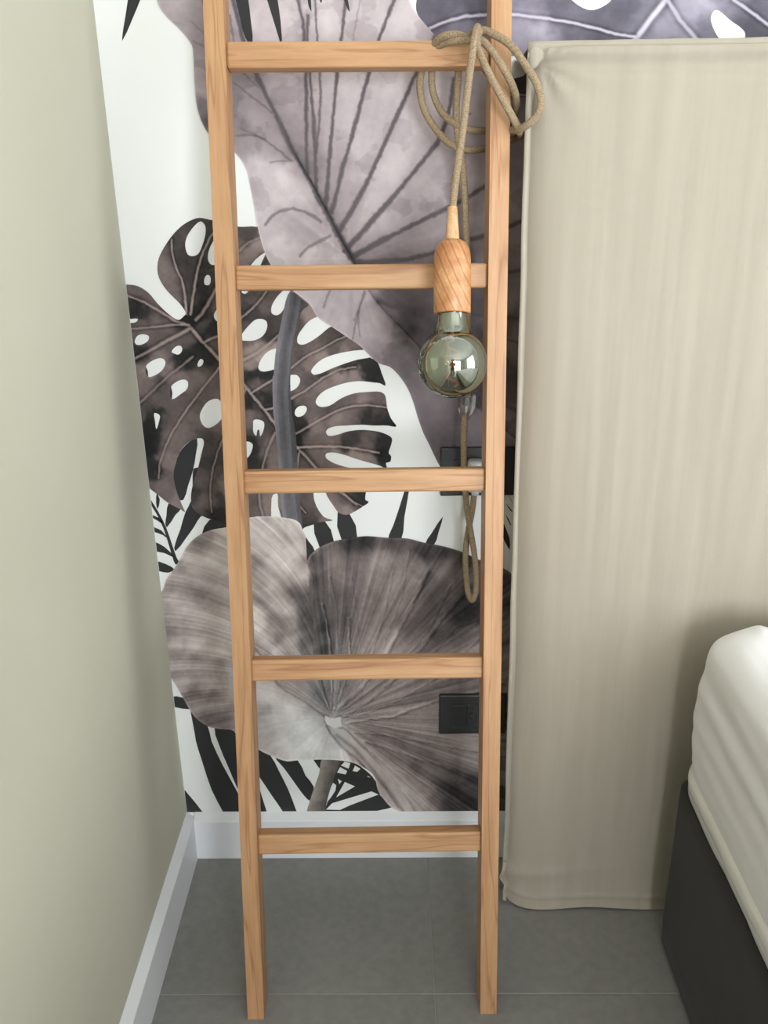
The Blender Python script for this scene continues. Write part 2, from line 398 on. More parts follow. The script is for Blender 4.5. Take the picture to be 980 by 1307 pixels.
def printed(name, outline, holes, y, colour, step=1.0, sm=True, label=None):
    """one printed leaf: a flat sheet cut to the traced outline, coloured point by point"""
    out = np.array(smooth_poly(outline) if sm else outline)
    x0, y0 = np.floor(out.min(0))-2; x1, y1 = np.ceil(out.max(0))+2
    gx = np.arange(x0, x1+step, step); gy = np.arange(y0, y1+step, step)
    PX, PY = np.meshgrid(gx, gy); shp = PX.shape
    px, py = PX.ravel(), PY.ravel()
    sd = sdf_poly(px, py, out)
    for h in holes: sd = np.minimum(sd, -sdf_poly(px, py, np.array(smooth_poly(h))))
    X, Z = wall_xz(px, py)
    sd = np.minimum(sd, (X-0.0006)*900); sd = np.minimum(sd, (Z-BH+0.001)*900)
    S = sd.reshape(shp); ins = S > 0; H, W = shp
    c4 = ins[:-1, :-1].astype(int)+ins[1:, :-1]+ins[:-1, 1:]+ins[1:, 1:]
    idx = -np.ones(H*W, int)
    full = np.argwhere(c4 == 4); part = np.argwhere((c4 > 0) & (c4 < 4))
    used = np.zeros(H*W, bool); fl = full[:, 0]*W+full[:, 1]
    quads = np.stack([fl, fl+1, fl+W+1, fl+W], -1)
    used[quads.ravel()] = True
    for r, c in part:
        for k in (r*W+c, r*W+c+1, (r+1)*W+c+1, (r+1)*W+c):
            if sd[k] > 0: used[k] = True
    ids = np.flatnonzero(used); idx[ids] = np.arange(len(ids))
    ex, ey, emap, polys = [], [], {}, []
    for r, c in part:
        ks = (r*W+c, r*W+c+1, (r+1)*W+c+1, (r+1)*W+c); poly = []
        for a, b in zip(ks, ks[1:]+ks[:1]):
            if sd[a] > 0: poly.append(int(idx[a]))
            if (sd[a] > 0) != (sd[b] > 0):
                key = (a, b) if a < b else (b, a)
                if key not in emap:
                    t = sd[key[0]]/(sd[key[0]]-sd[key[1]])
                    emap[key] = len(ids)+len(ex)
                    ex.append(px[key[0]]*(1-t)+px[key[1]]*t); ey.append(py[key[0]]*(1-t)+py[key[1]]*t)
                poly.append(emap[key])
        if len(poly) >= 3: polys.append(poly)
    vx = np.concatenate([px[ids], ex]); vy = np.concatenate([py[ids], ey])
    V = to_wall(vx, vy, y)
    q = idx[quads]; nl = np.array([4]*len(q)+[len(p) for p in polys], np.int32)
    loops = np.concatenate([q.ravel(), np.array([i for p in polys for i in p], int)]).astype(np.int32)
    me = bpy.data.meshes.new(name); me.vertices.add(len(V)); me.vertices.foreach_set('co', V.astype(np.float32).ravel())
    me.loops.add(len(loops)); me.loops.foreach_set('vertex_index', loops)
    st = np.concatenate([[0], np.cumsum(nl)[:-1]]).astype(np.int32)
    me.polygons.add(len(nl)); me.polygons.foreach_set('loop_start', st)
    me.update(calc_edges=True); me.validate()
    C = np.ones((len(V), 4), np.float32); C[:, :3] = np.clip(colour(vx, vy), 0.004, 0.9)
    at = me.color_attributes.new('Col', 'FLOAT_COLOR', 'POINT'); at.data.foreach_set('color', C.ravel())
    me.materials.append(M['print'])
    o = link(bpy.data.objects.new(name, me), wall_back)
    if label: o['label'] = label
    return o
def blade(P, layer='palm_back', sm=2):
    P = smooth_poly(P, sm) if sm else P
    # clip to the wall: right of the corner, above the baseboard
    A = np.array(P); X, Z = wall_xz(A[:, 0], A[:, 1])
    pts = [(x, z) for x, z in zip(X, Z)]
    for ax, lim in ((0, 0.0006), (1, BH-0.001)):
        res = []
        for a, b in zip(pts, pts[1:]+pts[:1]):
            ia, ib = a[ax] >= lim, b[ax] >= lim
            if ia: res.append(a)
            if ia != ib:
                t = (lim-a[ax])/(b[ax]-a[ax]); res.append((a[0]+(b[0]-a[0])*t, a[1]+(b[1]-a[1])*t))
        pts = res
    if len(pts) < 3: return
    bm = bmesh.new(); f = bm.faces.new([bm.verts.new((x, LAYER[layer], z)) for x, z in pts])
    bmesh.ops.triangulate(bm, faces=[f])
    return bm_obj('printed_palm_blade', bm, M['ink'], wall_back)
def idw(px, py, pts, p=3.0):
    num = np.zeros_like(px); den = np.zeros_like(px)
    for x, y, v in pts:
        wt = 1.0/((px-x)**2+(py-y)**2+60.0)**(p/2); num += wt*v; den += wt
    return num/den
def tint(g, stops, white):
    """grey level -> linear colour through a small palette, relative to the white of the paper"""
    xs_ = [s[0] for s in stops]
    ch = [np.interp(g, xs_, [s[1][k] for s in stops]) for k in range(3)]
    L = lin(np.clip(np.stack(ch, -1), 0, 255)); return L*(0.80/lin(white))

# ---- T: violet-grey monstera behind the headboard top
T_out = [(533, -8), (531, 12), (538, 28), (560, 62), (600, 100), (640, 170), (700, 230), (900, 230), (1120, 190), (1330, 90), (1400, -120), (1250, -300), (950, -330), (650, -260), (545, -80)]
T_holes = [[(624, 74), (645, 71), (664, 74), (671, 86), (668, 97), (630, 97)],
           [(727, -4), (740, 8), (754, 13), (768, 9), (781, -2), (772, -22), (745, -28), (730, -18)],
           crop(784, 0, [(615, 110), (640, 65), (670, 70), (740, 130), (810, 180), (835, 215), (822, 270), (800, 320), (730, 310), (690, 270), (650, 220), (620, 150)]),
           [(1020, 20), (1050, 0), (1080, 20), (1075, 60), (1040, 70)], [(1120, -40), (1160, -60), (1190, -30), (1170, 10), (1130, 0)]]
T_veins = [([(860, -20), (850, 0), (832, 22), (808, 54), (780, 95), (750, 150)], 4.5, 205), ([(853, 2), (868, 26), (894, 56), (940, 120), (980, 200)], 3.5, 178),
           ([(936, 0), (954, 12), (978, 30), (1040, 80), (1100, 150)], 3, 180), ([(549, 36), (570, 27), (594, 20.6), (620, 19), (650, 18), (670, 20), (700, 24), (730, 29), (760, 36), (784, 43), (810, 47)], 2.6, 196),
           ([(630, 121), (672, 121), (720, 118), (785, 90)], 1.6, 170), ([(860, -20), (900, -120), (960, -240)], 4, 200), ([(880, -60), (1000, -40), (1150, 30)], 3, 185)]
T_ctl = [(540, 10, 108), (560, 25, 100), (600, 8, 98), (590, 35, 128), (640, 45, 140), (690, 42, 168), (660, 55, 148), (730, 45, 112), (770, 52, 96), (710, 10, 100), (790, 15, 98), (830, 45, 128), (845, 40, 150), (868, 45, 140),
         (852, 55, 105), (880, 20, 160), (900, 8, 165), (900, 45, 120), (950, 40, 92), (930, 8, 130), (975, 8, 100), (970, 50, 84), (660, 105, 58), (650, 130, 172), (665, 133, 168), (655, 150, 178), (665, 118, 70), (1050, 100, 90), (1100, -60, 110), (800, -100, 100), (1250, 0, 120)]
def T_col(x, y):
    g = idw(x+fbm(x/14, y/14)*22, y+fbm(x/14+40, y/14)*22, T_ctl) + 26*fbm(x/34, y/34)+16*fbm(x/7, y/7)
    for P, wd, v in T_veins:
        d, _ = seg_dist(x, y+fbm(x/6, y/6)*2.0, P)
        g = g-24*np.exp(-((d-wd*1.1)/wd)**2)*(d > wd*0.5)
        k = np.clip(1.4-d/wd*1.3, 0, 1); g = g*(1-k)+v*k
    return tint(g, [(20, (22, 22, 25)), (60, (58, 56, 63)), (100, (99, 95, 107)), (150, (153, 147, 161)), (200, (203, 198, 211)), (240, (236, 234, 240))], 238)
printed('printed_monstera_leaf', T_out, T_holes, LAYER['T'], T_col, 1.25, label='violet grey printed monstera leaf above the headboard')

# ---- A: big lilac-grey leaf
A_out = [(200, 0), (206, 13), (216, 25), (226, 34), (236, 45), (245, 58), (247, 75), (248, 100), (250, 125), (253, 142), (259, 158), (266, 170), (274, 178), (290, 186), (302, 197), (310, 207), (316, 220),
         (320, 240), (325, 265), (329, 290), (334, 310), (339, 325), (345, 337), (355, 352), (370, 368), (383, 378), (395, 388), (405, 404), (422, 416), (443, 430), (460, 442), (473, 455), (484, 464), (497, 468), (508, 478), (520, 495), (527, 512),
         (533, 532), (540, 552), (548, 568), (556, 585), (563, 597), (578, 612), (602, 622), (640, 600), (682, 560), (712, 480), (720, 360), (712, 260), (690, 210), (672, 186), (652, 160), (635, 125), (612, 88), (585, 66), (558, 48), (545, 34),
         (535, 22), (527, 10), (522, 0), (512, -40), (480, -110), (400, -170), (300, -180), (220, -130), (192, -60)]
A_fold = [(290, 10), (310, 55), (322, 84), (335, 112), (352, 146), (372, 190), (385, 213), (400, 239), (413, 263), (424, 285), (437, 310), (448, 329), (467, 367), (480, 385), (492, 399), (505, 412), (518, 425), (532, 440), (560, 476), (600, 512), (640, 545), (672, 572)]
A_veins = [  # path, width, strength, soft shade
    ([(448, 328), (424, 285), (400, 239), (385, 213), (372, 190), (352, 146), (335, 112), (322, 84), (310, 50), (298, 0)], 2.6, 58, 26),
    ([(380, 0), (387, 30), (390, 84), (391, 130), (391, 190), (392, 222)], 1.9, 52, 16), ([(393, 20), (392, 50), (396, 105), (400, 150), (402, 190), (404, 252), (409, 258)], 1.9, 52, 14),
    ([(402, 0), (405, 48), (408, 84), (409, 125), (407, 160), (404, 195)], 1.4, 44, 10), ([(441, 0), (436, 48), (431, 84), (428, 120), (424, 160), (421, 195), (417, 245), (415, 266)], 2.0, 54, 14),
    ([(503, 0), (485, 46), (474, 84), (466, 110), (457, 145), (446, 185), (437, 215), (430, 245), (423, 270)], 2.1, 60, 16), ([(556, 46), (535, 84), (515, 130), (503, 155), (488, 190), (466, 238), (445, 275), (430, 300)], 2.4, 64, 20),
    ([(580, 100), (575, 130), (570, 155), (558, 182), (540, 205), (517, 233), (490, 265), (465, 293), (440, 320)], 2.4, 62, 18), ([(640, 222), (618, 238), (597, 252), (570, 266), (545, 278), (505, 298), (480, 311), (450, 328)], 2.5, 60, 14),
    ([(680, 275), (640, 294), (600, 306), (555, 322), (520, 331), (470, 335), (452, 334)], 2.3, 56, 14), ([(690, 340), (645, 348), (600, 353), (540, 350), (455, 338)], 1.9, 44, 10),
    ([(690, 410), (640, 404), (600, 401), (560, 398), (528, 393), (500, 391), (483, 384)], 2.2, 50, 16), ([(690, 490), (640, 462), (590, 436), (555, 424), (530, 420), (505, 413)], 2.2, 46, 16),
    ([(690, 540), (650, 520), (600, 490), (560, 470)], 2.0, 36, 14), ([(700, 450), (660, 437), (610, 420)], 1.6, 34, 10),
    ([(299, 84), (315, 98), (330, 112)], 1.2, 26, 6), ([(298, 105), (320, 122), (345, 142), (355, 150)], 1.2, 28, 6), ([(300, 60), (296, 40), (293, 20)], 1.4, 30, 8),
    ([(302, 174), (316, 172), (330, 174), (345, 184), (358, 194), (371, 205)], 1.3, 30, 10), ([(345, 207), (360, 205), (374, 205)], 1.1, 24, 6), ([(308, 164), (325, 172), (338, 178)], 1.4, 24, 8),
    ([(339, 287), (347, 276), (358, 269), (374, 266), (390, 271), (402, 277), (410, 283)], 1.5, 34, 10), ([(383, 327), (389, 319), (400, 312), (412, 306), (421, 301)], 1.4, 32, 8),
    ([(413, 392), (417, 380), (423, 365)], 1.1, 26, 4), ([(448, 440), (457, 400), (465, 370)], 1.0, 28, 4), ([(457, 398), (459, 430)], 1.0, 22, 4), ([(452, 408), (458, 396), (466, 374)], 1.0, 20, 4),
    ([(247, 52), (258, 58), (270, 66)], 1.4, 16, 8), ([(245, 28), (252, 36), (262, 42)], 1.4, 14, 8), ([(460, 0), (452, 40), (449, 60)], 1.0, 18, 6), ([(594, 148), (601, 145)], 1.2, 40, 4)]
A_ctl = [(225, 15, 176), (255, 25, 168), (265, 60, 160), (255, 90, 172), (262, 118, 178), (258, 135, 132), (268, 155, 118), (262, 100, 176), (310, 20, 178), (330, 30, 196), (360, 20, 192), (345, 70, 182), (370, 60, 196), (420, 20, 196), (460, 25, 196), (510, 30, 196),
         (545, 60, 196), (305, 100, 168), (310, 130, 152), (330, 120, 160), (305, 160, 138), (330, 150, 164), (345, 172, 158), (320, 190, 146), (300, 190, 148), (345, 110, 176), (365, 120, 170), (375, 160, 162), (375, 195, 140), (385, 180, 158), (410, 120, 186),
         (440, 110, 196), (445, 150, 190), (420, 200, 168), (405, 215, 150), (460, 190, 186), (500, 110, 196), (490, 150, 190), (525, 150, 196), (455, 220, 170), (470, 230, 186), (500, 215, 196), (440, 250, 164), (480, 260, 190), (520, 200, 192), (555, 130, 192), (590, 110, 186),
         (540, 240, 182), (500, 280, 176), (580, 200, 178), (605, 160, 178), (600, 225, 172), (560, 300, 166), (600, 275, 164), (540, 312, 162), (650, 200, 160), (655, 250, 172), (655, 310, 166), (640, 330, 136), (610, 330, 146), (560, 340, 140), (500, 345, 138),
         (330, 215, 188), (345, 240, 178), (365, 225, 192), (375, 285, 162), (385, 300, 160), (365, 275, 170), (355, 320, 196), (400, 330, 194), (420, 270, 172), (340, 260, 186), (380, 250, 184), (430, 320, 192), (400, 375, 188), (430, 400, 178), (420, 390, 186), (460, 370, 182),
         (450, 425, 170), (475, 420, 172), (490, 430, 170), (500, 450, 138), (520, 470, 132), (530, 500, 128), (545, 540, 118), (560, 570, 112), (575, 530, 126), (590, 560, 130), (600, 540, 136), (620, 560, 128), (560, 500, 132),
         (500, 375, 124), (520, 385, 120), (550, 380, 122), (525, 405, 106), (520, 420, 86), (545, 412, 108), (560, 440, 100), (600, 450, 98), (620, 380, 118), (650, 380, 152), (650, 440, 138), (655, 500, 112), (650, 530, 150), (655, 555, 146), (625, 490, 84), (640, 590, 100)]
def A_col(x, y):
    wx = x+fbm(x/20, y/20)*26; wy = y+fbm(x/20+31, y/20+7)*26
    F0 = np.array(A_fold); g = idw(wx, wy, A_ctl)+np.where(np.interp(y, F0[:, 1], F0[:, 0]) > x, np.interp(y, [150, 210, 330, 390], [-8, 4, 8, -4]), -4); g = (g-168)*1.18+168
    th = np.arctan2(y-332, x-448); r = np.hypot(x-448, y-332)
    g = g+20*fbm(th*9+3, r/160+2, 3)+22*fbm(x/26, y/26)+12*fbm(x/6.5, y/6.5, 3)
    blot = fbm(x/42+11, y/42+5, 5); g = g+np.where(blot > 0.07, -14, 0)*np.clip((blot-0.07)*25, 0, 1)
    jx = x+fbm(x/5, y/5)*2.6; jy = y+fbm(x/5+20, y/5)*2.6
    for P, wd, st, sh in A_veins:
        d, t = seg_dist(jx, jy, P)
        ww = wd*(0.75+0.5*vnoise(t*9+wd*31, t*0+wd))
        g = g-sh*np.exp(-d/(wd*3.8))*0.75
        ww = ww*(1.0+0.75*np.exp(-r/75)); k = np.exp(-(d/(ww*1.12))**4)*np.clip(st/56, 0, 1)*0.9; g = g*(1-k)+np.minimum(g, 90)*k
    d, t = seg_dist(jx, jy, A_fold)
    # the folded-over margin: crisp dark line on the inner side of the fold
    F = np.array(A_fold); side = np.interp(y, F[:, 1], F[:, 0])-x     # > 0 : on the margin side
    g = g-np.where(side < 0, 30*np.exp(-d/5), 0)*np.clip((y-150)/60, 0, 1)-18*np.exp(-(d/1.5)**2)*np.clip((y-170)/40, 0, 1)
    g = g+np.where(side > 0, 8*np.exp(-d/7), 0)*np.clip((y-180)/60, 0, 1)
    do = sdf_poly(x, y, np.array(A_out)); g = g+16*np.exp(-(do/1.6)**2)
    return tint(g, [(30, (30, 29, 31)), (80, (82, 76, 79)), (120, (124, 114, 118)), (160, (166, 154, 158)), (200, (207, 196, 199)), (235, (238, 230, 232))], 238)
printed('printed_broad_leaf', A_out, [], LAYER['A'], A_col, label='lilac grey printed leaf with fanned dark veins')

# ---- M: dark brown monstera
M_out = (crop(150, 270, [(20, 462), (60, 465), (130, 475), (200, 520), (250, 580), (310, 640), (370, 685), (395, 690), (422, 668), (436, 650), (400, 590), (340, 530), (290, 470), (258, 400), (258, 320), (280, 260), (340, 165), (400, 100), (460, 60), (520, 40), (580, 50), (640, 62)])
         + [(292, 286), (305.6, 289.4), (328, 289.4), (352, 300), (392, 350), (435, 415), (466, 448)]
         + crop(300, 330, [(860, 630), (905, 655), (935, 730), (960, 812), (925, 796), (880, 790), (800, 782), (720, 790), (620, 820), (560, 850), (522, 890), (515, 920), (540, 945), (600, 940), (680, 890), (760, 860), (860, 850), (925, 850)])
         + crop(310, 480, [(902, 115), (912, 140), (920, 200), (945, 270), (980, 322), (920, 315), (830, 315), (760, 310), (660, 315), (590, 320), (545, 335), (530, 355), (545, 380), (600, 375), (660, 355), (740, 343), (830, 348), (900, 365), (950, 395), (945, 440), (930, 490), (945, 510), (940, 545), (912, 555), (920, 592),
                            (870, 570), (780, 545), (700, 520), (640, 500), (570, 487), (530, 495), (530, 520), (570, 550), (640, 575), (700, 588), (765, 600), (800, 660), (785, 740), (782, 790), (802, 800), (795, 812), (768, 830), (720, 860), (660, 885), (610, 870), (580, 830), (540, 770), (515, 710), (480, 660), (455, 655), (445, 690), (450, 745), (455, 790), (480, 850), (520, 900), (575, 920), (500, 930), (440, 950), (390, 968)])
         + [(370, 690), (362, 668), (355, 646), (354, 630), (348, 632), (346, 650), (344, 675), (320, 680), (296, 672)]
         + crop(170, 600, [(540, 325), (470, 305), (400, 265), (375, 230), (370, 150), (390, 60), (410, 0)])
         + crop(150, 440, [(540, 680), (552, 620), (540, 598), (500, 600), (430, 640), (395, 690), (370, 760), (358, 830)])
         + crop(170, 600, [(268, 100), (290, 170), (320, 240), (332, 268), (300, 248), (225, 210), (150, 150), (110, 120), (60, 60)])
         + [(165, 560), (140, 480), (140, 400)])
M_holes = [crop(150, 270, h) for h in (
    [(530, 62), (560, 90), (560, 150), (540, 220), (515, 270), (480, 285), (450, 275), (432, 220), (440, 170), (475, 110)],
    [(650, 150), (610, 190), (580, 260), (578, 310), (600, 340), (645, 328), (690, 260), (690, 180)],
    [(553, 438), (568, 405), (588, 408), (595, 440), (585, 468), (558, 466)],
    [(945, 262), (905, 285), (860, 330), (820, 400), (795, 480), (792, 515), (815, 525), (838, 505), (855, 470), (890, 390), (925, 315)],
    [(615, 660), (640, 620), (672, 608), (700, 640), (690, 700), (630, 697)],
    [(786, 800), (810, 760), (840, 725), (880, 690), (920, 685), (950, 700), (955, 740), (930, 790), (880, 820), (820, 825), (795, 820)],
    [(110, 830), (125, 795), (160, 782), (200, 795), (195, 825), (150, 850), (120, 848)],
    [(70, 692), (130, 685), (120, 705), (75, 708)],
    [(345, 895), (375, 860), (405, 858), (413, 885), (390, 912), (360, 905)])]
M_holes += [crop(150, 440, h) for h in (
    [(180, 140), (225, 100), (280, 85), (305, 105), (300, 140), (265, 180), (195, 205)],
    [(510, 125), (530, 90), (548, 100), (540, 130), (515, 140)],
    [(340, 270), (385, 232), (430, 222), (450, 240), (445, 280), (410, 310), (345, 348)],
    [(235, 435), (270, 450), (265, 490), (248, 540), (240, 490)],
    [(525, 455), (540, 410), (580, 360), (640, 345), (675, 390), (680, 440), (650, 490), (600, 525), (570, 530), (540, 505)],
    [(865, 520), (870, 480), (905, 478), (935, 495), (930, 550), (910, 585), (903, 540), (893, 545), (885, 582), (868, 560)],
    [(815, 620), (845, 620), (864, 640), (840, 710), (818, 725)])]
M_holes += [crop(300, 330, h) for h in (
    [(350, 182), (300, 210), (260, 255), (232, 310), (235, 350), (265, 362), (295, 345), (320, 300), (340, 250)],
    [(148, 690), (190, 610), (250, 575), (290, 580), (290, 680), (200, 720), (160, 715)],
    [(330, 755), (390, 742), (415, 770), (405, 810), (370, 840), (335, 845)],
    [(560, 355), (525, 370), (470, 400), (420, 460), (398, 500), (400, 540), (430, 550), (480, 530), (540, 490), (600, 440), (660, 410)],
    [(485, 720), (500, 740), (540, 735), (620, 700), (700, 670), (780, 645), (870, 626), (890, 600), (820, 583), (740, 590), (640, 610), (560, 640), (510, 680)])]
M_holes += [crop(310, 480, [(335, 215), (360, 192), (400, 192), (408, 215), (385, 250), (350, 260), (332, 245)])]
M_veins = [  # path, width, level
    ([(241, 415), (246, 421), (258, 436), (270, 448), (284, 463), (300, 479), (314, 494), (320, 502), (338, 524), (351, 541), (366, 558), (379, 571), (390, 582), (404, 598), (425, 620), (455, 644)], 2.2, 142),
    ([(241, 415), (225, 410), (205, 398), (185, 386), (160, 376)], 1.9, 136), ([(240, 414), (215, 415), (200, 417), (166, 420)], 1.6, 128), ([(241, 420), (215, 434), (190, 448), (170, 459)], 2.4, 132),
    ([(238, 401), (236, 375), (232, 357), (225, 342), (220, 325), (219, 306)], 1.6, 140), ([(243, 401), (247, 375), (252, 345), (258, 325), (268, 303), (279, 290)], 1.8, 140), ([(250, 408), (258, 400), (265, 389), (272, 375), (281, 360), (296, 330)], 2.4, 128),
    ([(260, 437), (272, 431), (284, 428), (310, 404), (326, 390), (336, 378), (343, 366)], 1.6, 132), ([(284, 463), (312, 459), (330, 449), (344, 438), (356, 427)], 2.0, 138), ([(306, 320), (316, 310), (332, 303)], 1.6, 118),
    ([(320, 502), (348, 485), (374, 468), (388, 456), (412, 444), (428, 435), (444, 428)], 1.4, 138), ([(338, 523), (352, 520), (371, 509), (390, 498), (412, 482), (432, 472), (454, 468)], 1.4, 140),
    ([(366, 558), (381, 552), (404, 538), (430, 524), (450, 518), (470, 517), (494, 520)], 1.5, 138), ([(379, 571), (406, 570), (434, 570), (458, 573), (484, 578)], 1.6, 150), ([(382, 576), (379, 600), (378, 640), (390, 655)], 1.3, 128),
    ([(351, 552), (342, 572), (336, 592), (331, 625), (332, 646), (336, 660)], 1.6, 130), ([(283, 465), (260, 494), (236, 526), (222, 548), (212, 568), (204, 592), (202, 610)], 1.4, 132), ([(246, 455), (232, 467), (218, 477), (198, 496), (178, 515)], 1.7, 112),
    ([(314, 496), (300, 530), (288, 552), (278, 576), (271, 600), (268, 626), (270, 654)], 1.3, 128), ([(438, 630), (452, 641), (463, 646)], 1.0, 130)]
M_ctl = [(175, 372, 88), (195, 385, 92), (175, 395, 40), (185, 402, 52), (200, 410, 92), (215, 408, 80), (180, 412, 88), (185, 430, 92), (200, 438, 84), (215, 425, 82), (180, 446, 48), (205, 455, 100), (225, 440, 88), (240, 430, 82),
         (212, 340, 98), (215, 360, 96), (225, 380, 98), (225, 300, 70), (240, 290, 62), (230, 330, 62), (240, 350, 60), (245, 380, 68), (235, 375, 72), (268, 290, 66), (270, 312, 62), (262, 345, 58), (258, 370, 46), (255, 390, 40), (270, 370, 62), (275, 390, 84), (262, 415, 84),
         (268, 418, 40), (275, 415, 42), (238, 405, 30), (232, 406, 26), (252, 405, 32), (270, 440, 78), (255, 445, 42), (232, 456, 40), (240, 460, 36), (262, 455, 48), (215, 478, 104), (190, 475, 112), (185, 490, 96), (205, 490, 70), (230, 480, 100), (250, 480, 92), (225, 500, 84), (205, 515, 84),
         (180, 530, 72), (190, 545, 32), (185, 570, 34), (200, 530, 44), (215, 535, 82), (240, 515, 74), (250, 535, 88), (225, 560, 96), (215, 590, 104), (205, 620, 94), (195, 600, 44), (225, 640, 108), (212, 630, 90), (235, 552, 96), (265, 560, 70), (275, 540, 92), (262, 590, 64), (250, 630, 60),
         (258, 610, 82), (275, 610, 74), (290, 620, 102), (265, 640, 92), (285, 640, 64), (280, 660, 44), (290, 580, 62), (285, 505, 92), (282, 490, 84), (295, 540, 90),
         (315, 300, 66), (320, 320, 110), (310, 335, 102), (330, 310, 118), (330, 340, 60), (315, 380, 72), (325, 375, 74), (312, 395, 62), (340, 395, 82), (330, 400, 68), (350, 410, 66), (315, 430, 76), (345, 425, 62), (325, 445, 122), (335, 455, 128), (318, 465, 116), (350, 450, 130),
         (320, 478, 40), (340, 478, 38), (330, 490, 92), (340, 508, 40), (348, 510, 36), (345, 495, 78), (318, 515, 40), (330, 515, 74), (320, 530, 96), (345, 540, 70), (330, 555, 78), (318, 570, 46), (345, 570, 96), (350, 590, 102), (325, 590, 52), (318, 640, 86), (345, 640, 108),
         (390, 385, 116), (395, 400, 112), (382, 420, 70), (382, 450, 80), (400, 445, 90), (415, 430, 70), (430, 425, 64), (425, 445, 76), (450, 440, 88), (440, 450, 106), (410, 460, 118), (395, 465, 110), (385, 475, 84), (395, 485, 72), (410, 475, 62), (440, 465, 58), (460, 460, 52),
         (470, 468, 42), (482, 475, 44), (478, 484, 40), (455, 478, 112), (430, 480, 110), (410, 490, 104), (385, 505, 96), (385, 515, 84), (400, 525, 92), (420, 522, 76), (440, 512, 84), (465, 508, 106), (480, 505, 92), (485, 516, 84), (400, 545, 112), (430, 535, 112), (445, 530, 100),
         (455, 535, 92), (470, 530, 50), (490, 528, 58), (485, 540, 38), (465, 538, 44), (495, 540, 36), (385, 545, 42), (380, 560, 30), (375, 520, 48), (400, 562, 92), (430, 562, 92), (455, 558, 58), (440, 565, 50), (475, 555, 84), (485, 565, 44), (490, 580, 34), (470, 568, 92), (455, 580, 122),
         (430, 575, 120), (470, 585, 108), (410, 580, 92), (415, 595, 80), (395, 590, 74), (430, 640, 104), (445, 648, 118), (455, 636, 52), (463, 635, 44), (440, 632, 80), (390, 640, 84), (395, 655, 78), (390, 668, 60), (405, 655, 92), (415, 662, 104), (400, 664, 58)]
_Mv = [np.array(smooth_poly(M_out))] + [np.array(smooth_poly(h)) for h in M_holes]
def M_col(x, y):
    wx = x+fbm(x/9, y/9)*13; wy = y+fbm(x/9+31, y/9+7)*13
    g = idw(wx, wy, M_ctl, 4.6); g = (g-78)*1.38+82+22*fbm(x/16, y/16)+16*fbm(x/4.5, y/4.5, 3)
    edge = fbm(x/11+3, y/11+8, 5); g = np.where(g < 52, np.minimum(g, 34+18*(edge+0.5)), g)   # hard-edged black washes
    jx = x+fbm(x/5, y/5)*1.6; jy = y+fbm(x/5+20, y/5)*1.6
    for P, wd, v in M_veins:
        d, t = seg_dist(jx, jy, P)
        g = g-20*np.exp(-((d-wd*1.5)/(wd*0.9))**2)
        ww = wd*(1.0-0.45*t)
        k = np.clip(1.45-d/ww, 0, 1)*(0.76+0.28*vnoise(t*12, t*0+wd)); g = g*(1-k)+(v+14)*k
    return tint(g, [(15, (24, 25, 25)), (40, (42, 41, 41)), (70, (73, 66, 64)), (100, (106, 94, 92)), (130, (139, 124, 120)), (160, (169, 153, 146))], 230)
printed('printed_monstera_leaf', M_out, M_holes, LAYER['M'], M_col, label='dark brown printed monstera leaf with white holes')

# ---- S: grey stalk in front of the monstera
S_out = (crop(300, 330, [(352, 212), (380, 218), (430, 262), (470, 297), (432, 328), (410, 380), (388, 470), (370, 560), (357, 680), (352, 800)])
         + crop(310, 480, [(302, 0), (305, 120), (315, 250), (335, 350), (345, 480), (350, 600), (360, 750), (372, 900), (375, 1000), (262, 1000), (255, 900), (240, 750), (230, 600), (222, 480), (212, 380), (203, 300), (195, 240), (190, 120), (190, 0)])
         + crop(300, 330, [(243, 760), (255, 640), (270, 520), (290, 430), (310, 330), (330, 250)]))
S_mid = [(376, 372), (372, 400), (362, 450), (358, 500), (362, 560), (366, 620), (372, 675)]
def S_col(x, y):
    d, t = seg_dist(x, y, S_mid); mx = np.interp(y, [p[1] for p in S_mid], [p[0] for p in S_mid]); s = (x-mx)/11
    g = 88+20*t+np.where(s < -0.45, 16, 0)-16*np.exp(-((s-0.15)/0.35)**2)+26*fbm(x/7, y/26)+12*fbm(x/4, y/4)+6*np.sin(y/31.0)
    g = np.where(s > 0.85, g-22, g)
    g = g+22*np.exp(-((s+0.9)/0.12)**2)*t
    return tint(g, [(30, (30, 30, 31)), (70, (70, 69, 72)), (100, (101, 99, 104)), (140, (142, 136, 142)), (180, (180, 172, 174))], 226)
printed('printed_stalk', S_out, [], LAYER['S'], S_col, label='slate grey printed stalk crossing the monstera')

# ---- L: large two-lobed lower leaf
L_left = (crop(190, 640, [(20, 620), (85, 570), (112, 500), (160, 430), (210, 350), (250, 280), (320, 215), (400, 180), (510, 160), (650, 100), (760, 93), (850, 100), (930, 115), (965, 140), (985, 190)])
          + crop(370, 660, [(97, 110), (105, 200), (110, 330), (116, 470), (114, 330), (112, 275), (130, 240), (190, 190), (290, 150), (430, 125), (500, 120), (620, 130), (750, 135), (850, 160), (980, 185)])
          + crop(480, 680, [(560, 125), (655, 170)]) + [(632, 720), (655, 734), (700, 790), (730, 890), (715, 1000), (680, 1070), (560, 1075), (535, 1050)]
          + crop(370, 860, [(690, 872), (640, 845), (600, 800), (560, 740), (545, 670), (530, 640), (480, 600), (400, 565), (310, 550), (200, 545), (50, 550)])
          + crop(190, 860, [(880, 556), (800, 530), (700, 482), (620, 425), (565, 378), (525, 355), (480, 352), (420, 345), (370, 330), (300, 280), (260, 225), (215, 145), (148, 35), (100, 0)]) + [(180, 830), (180, 790)])
L_hub = (425, 915)
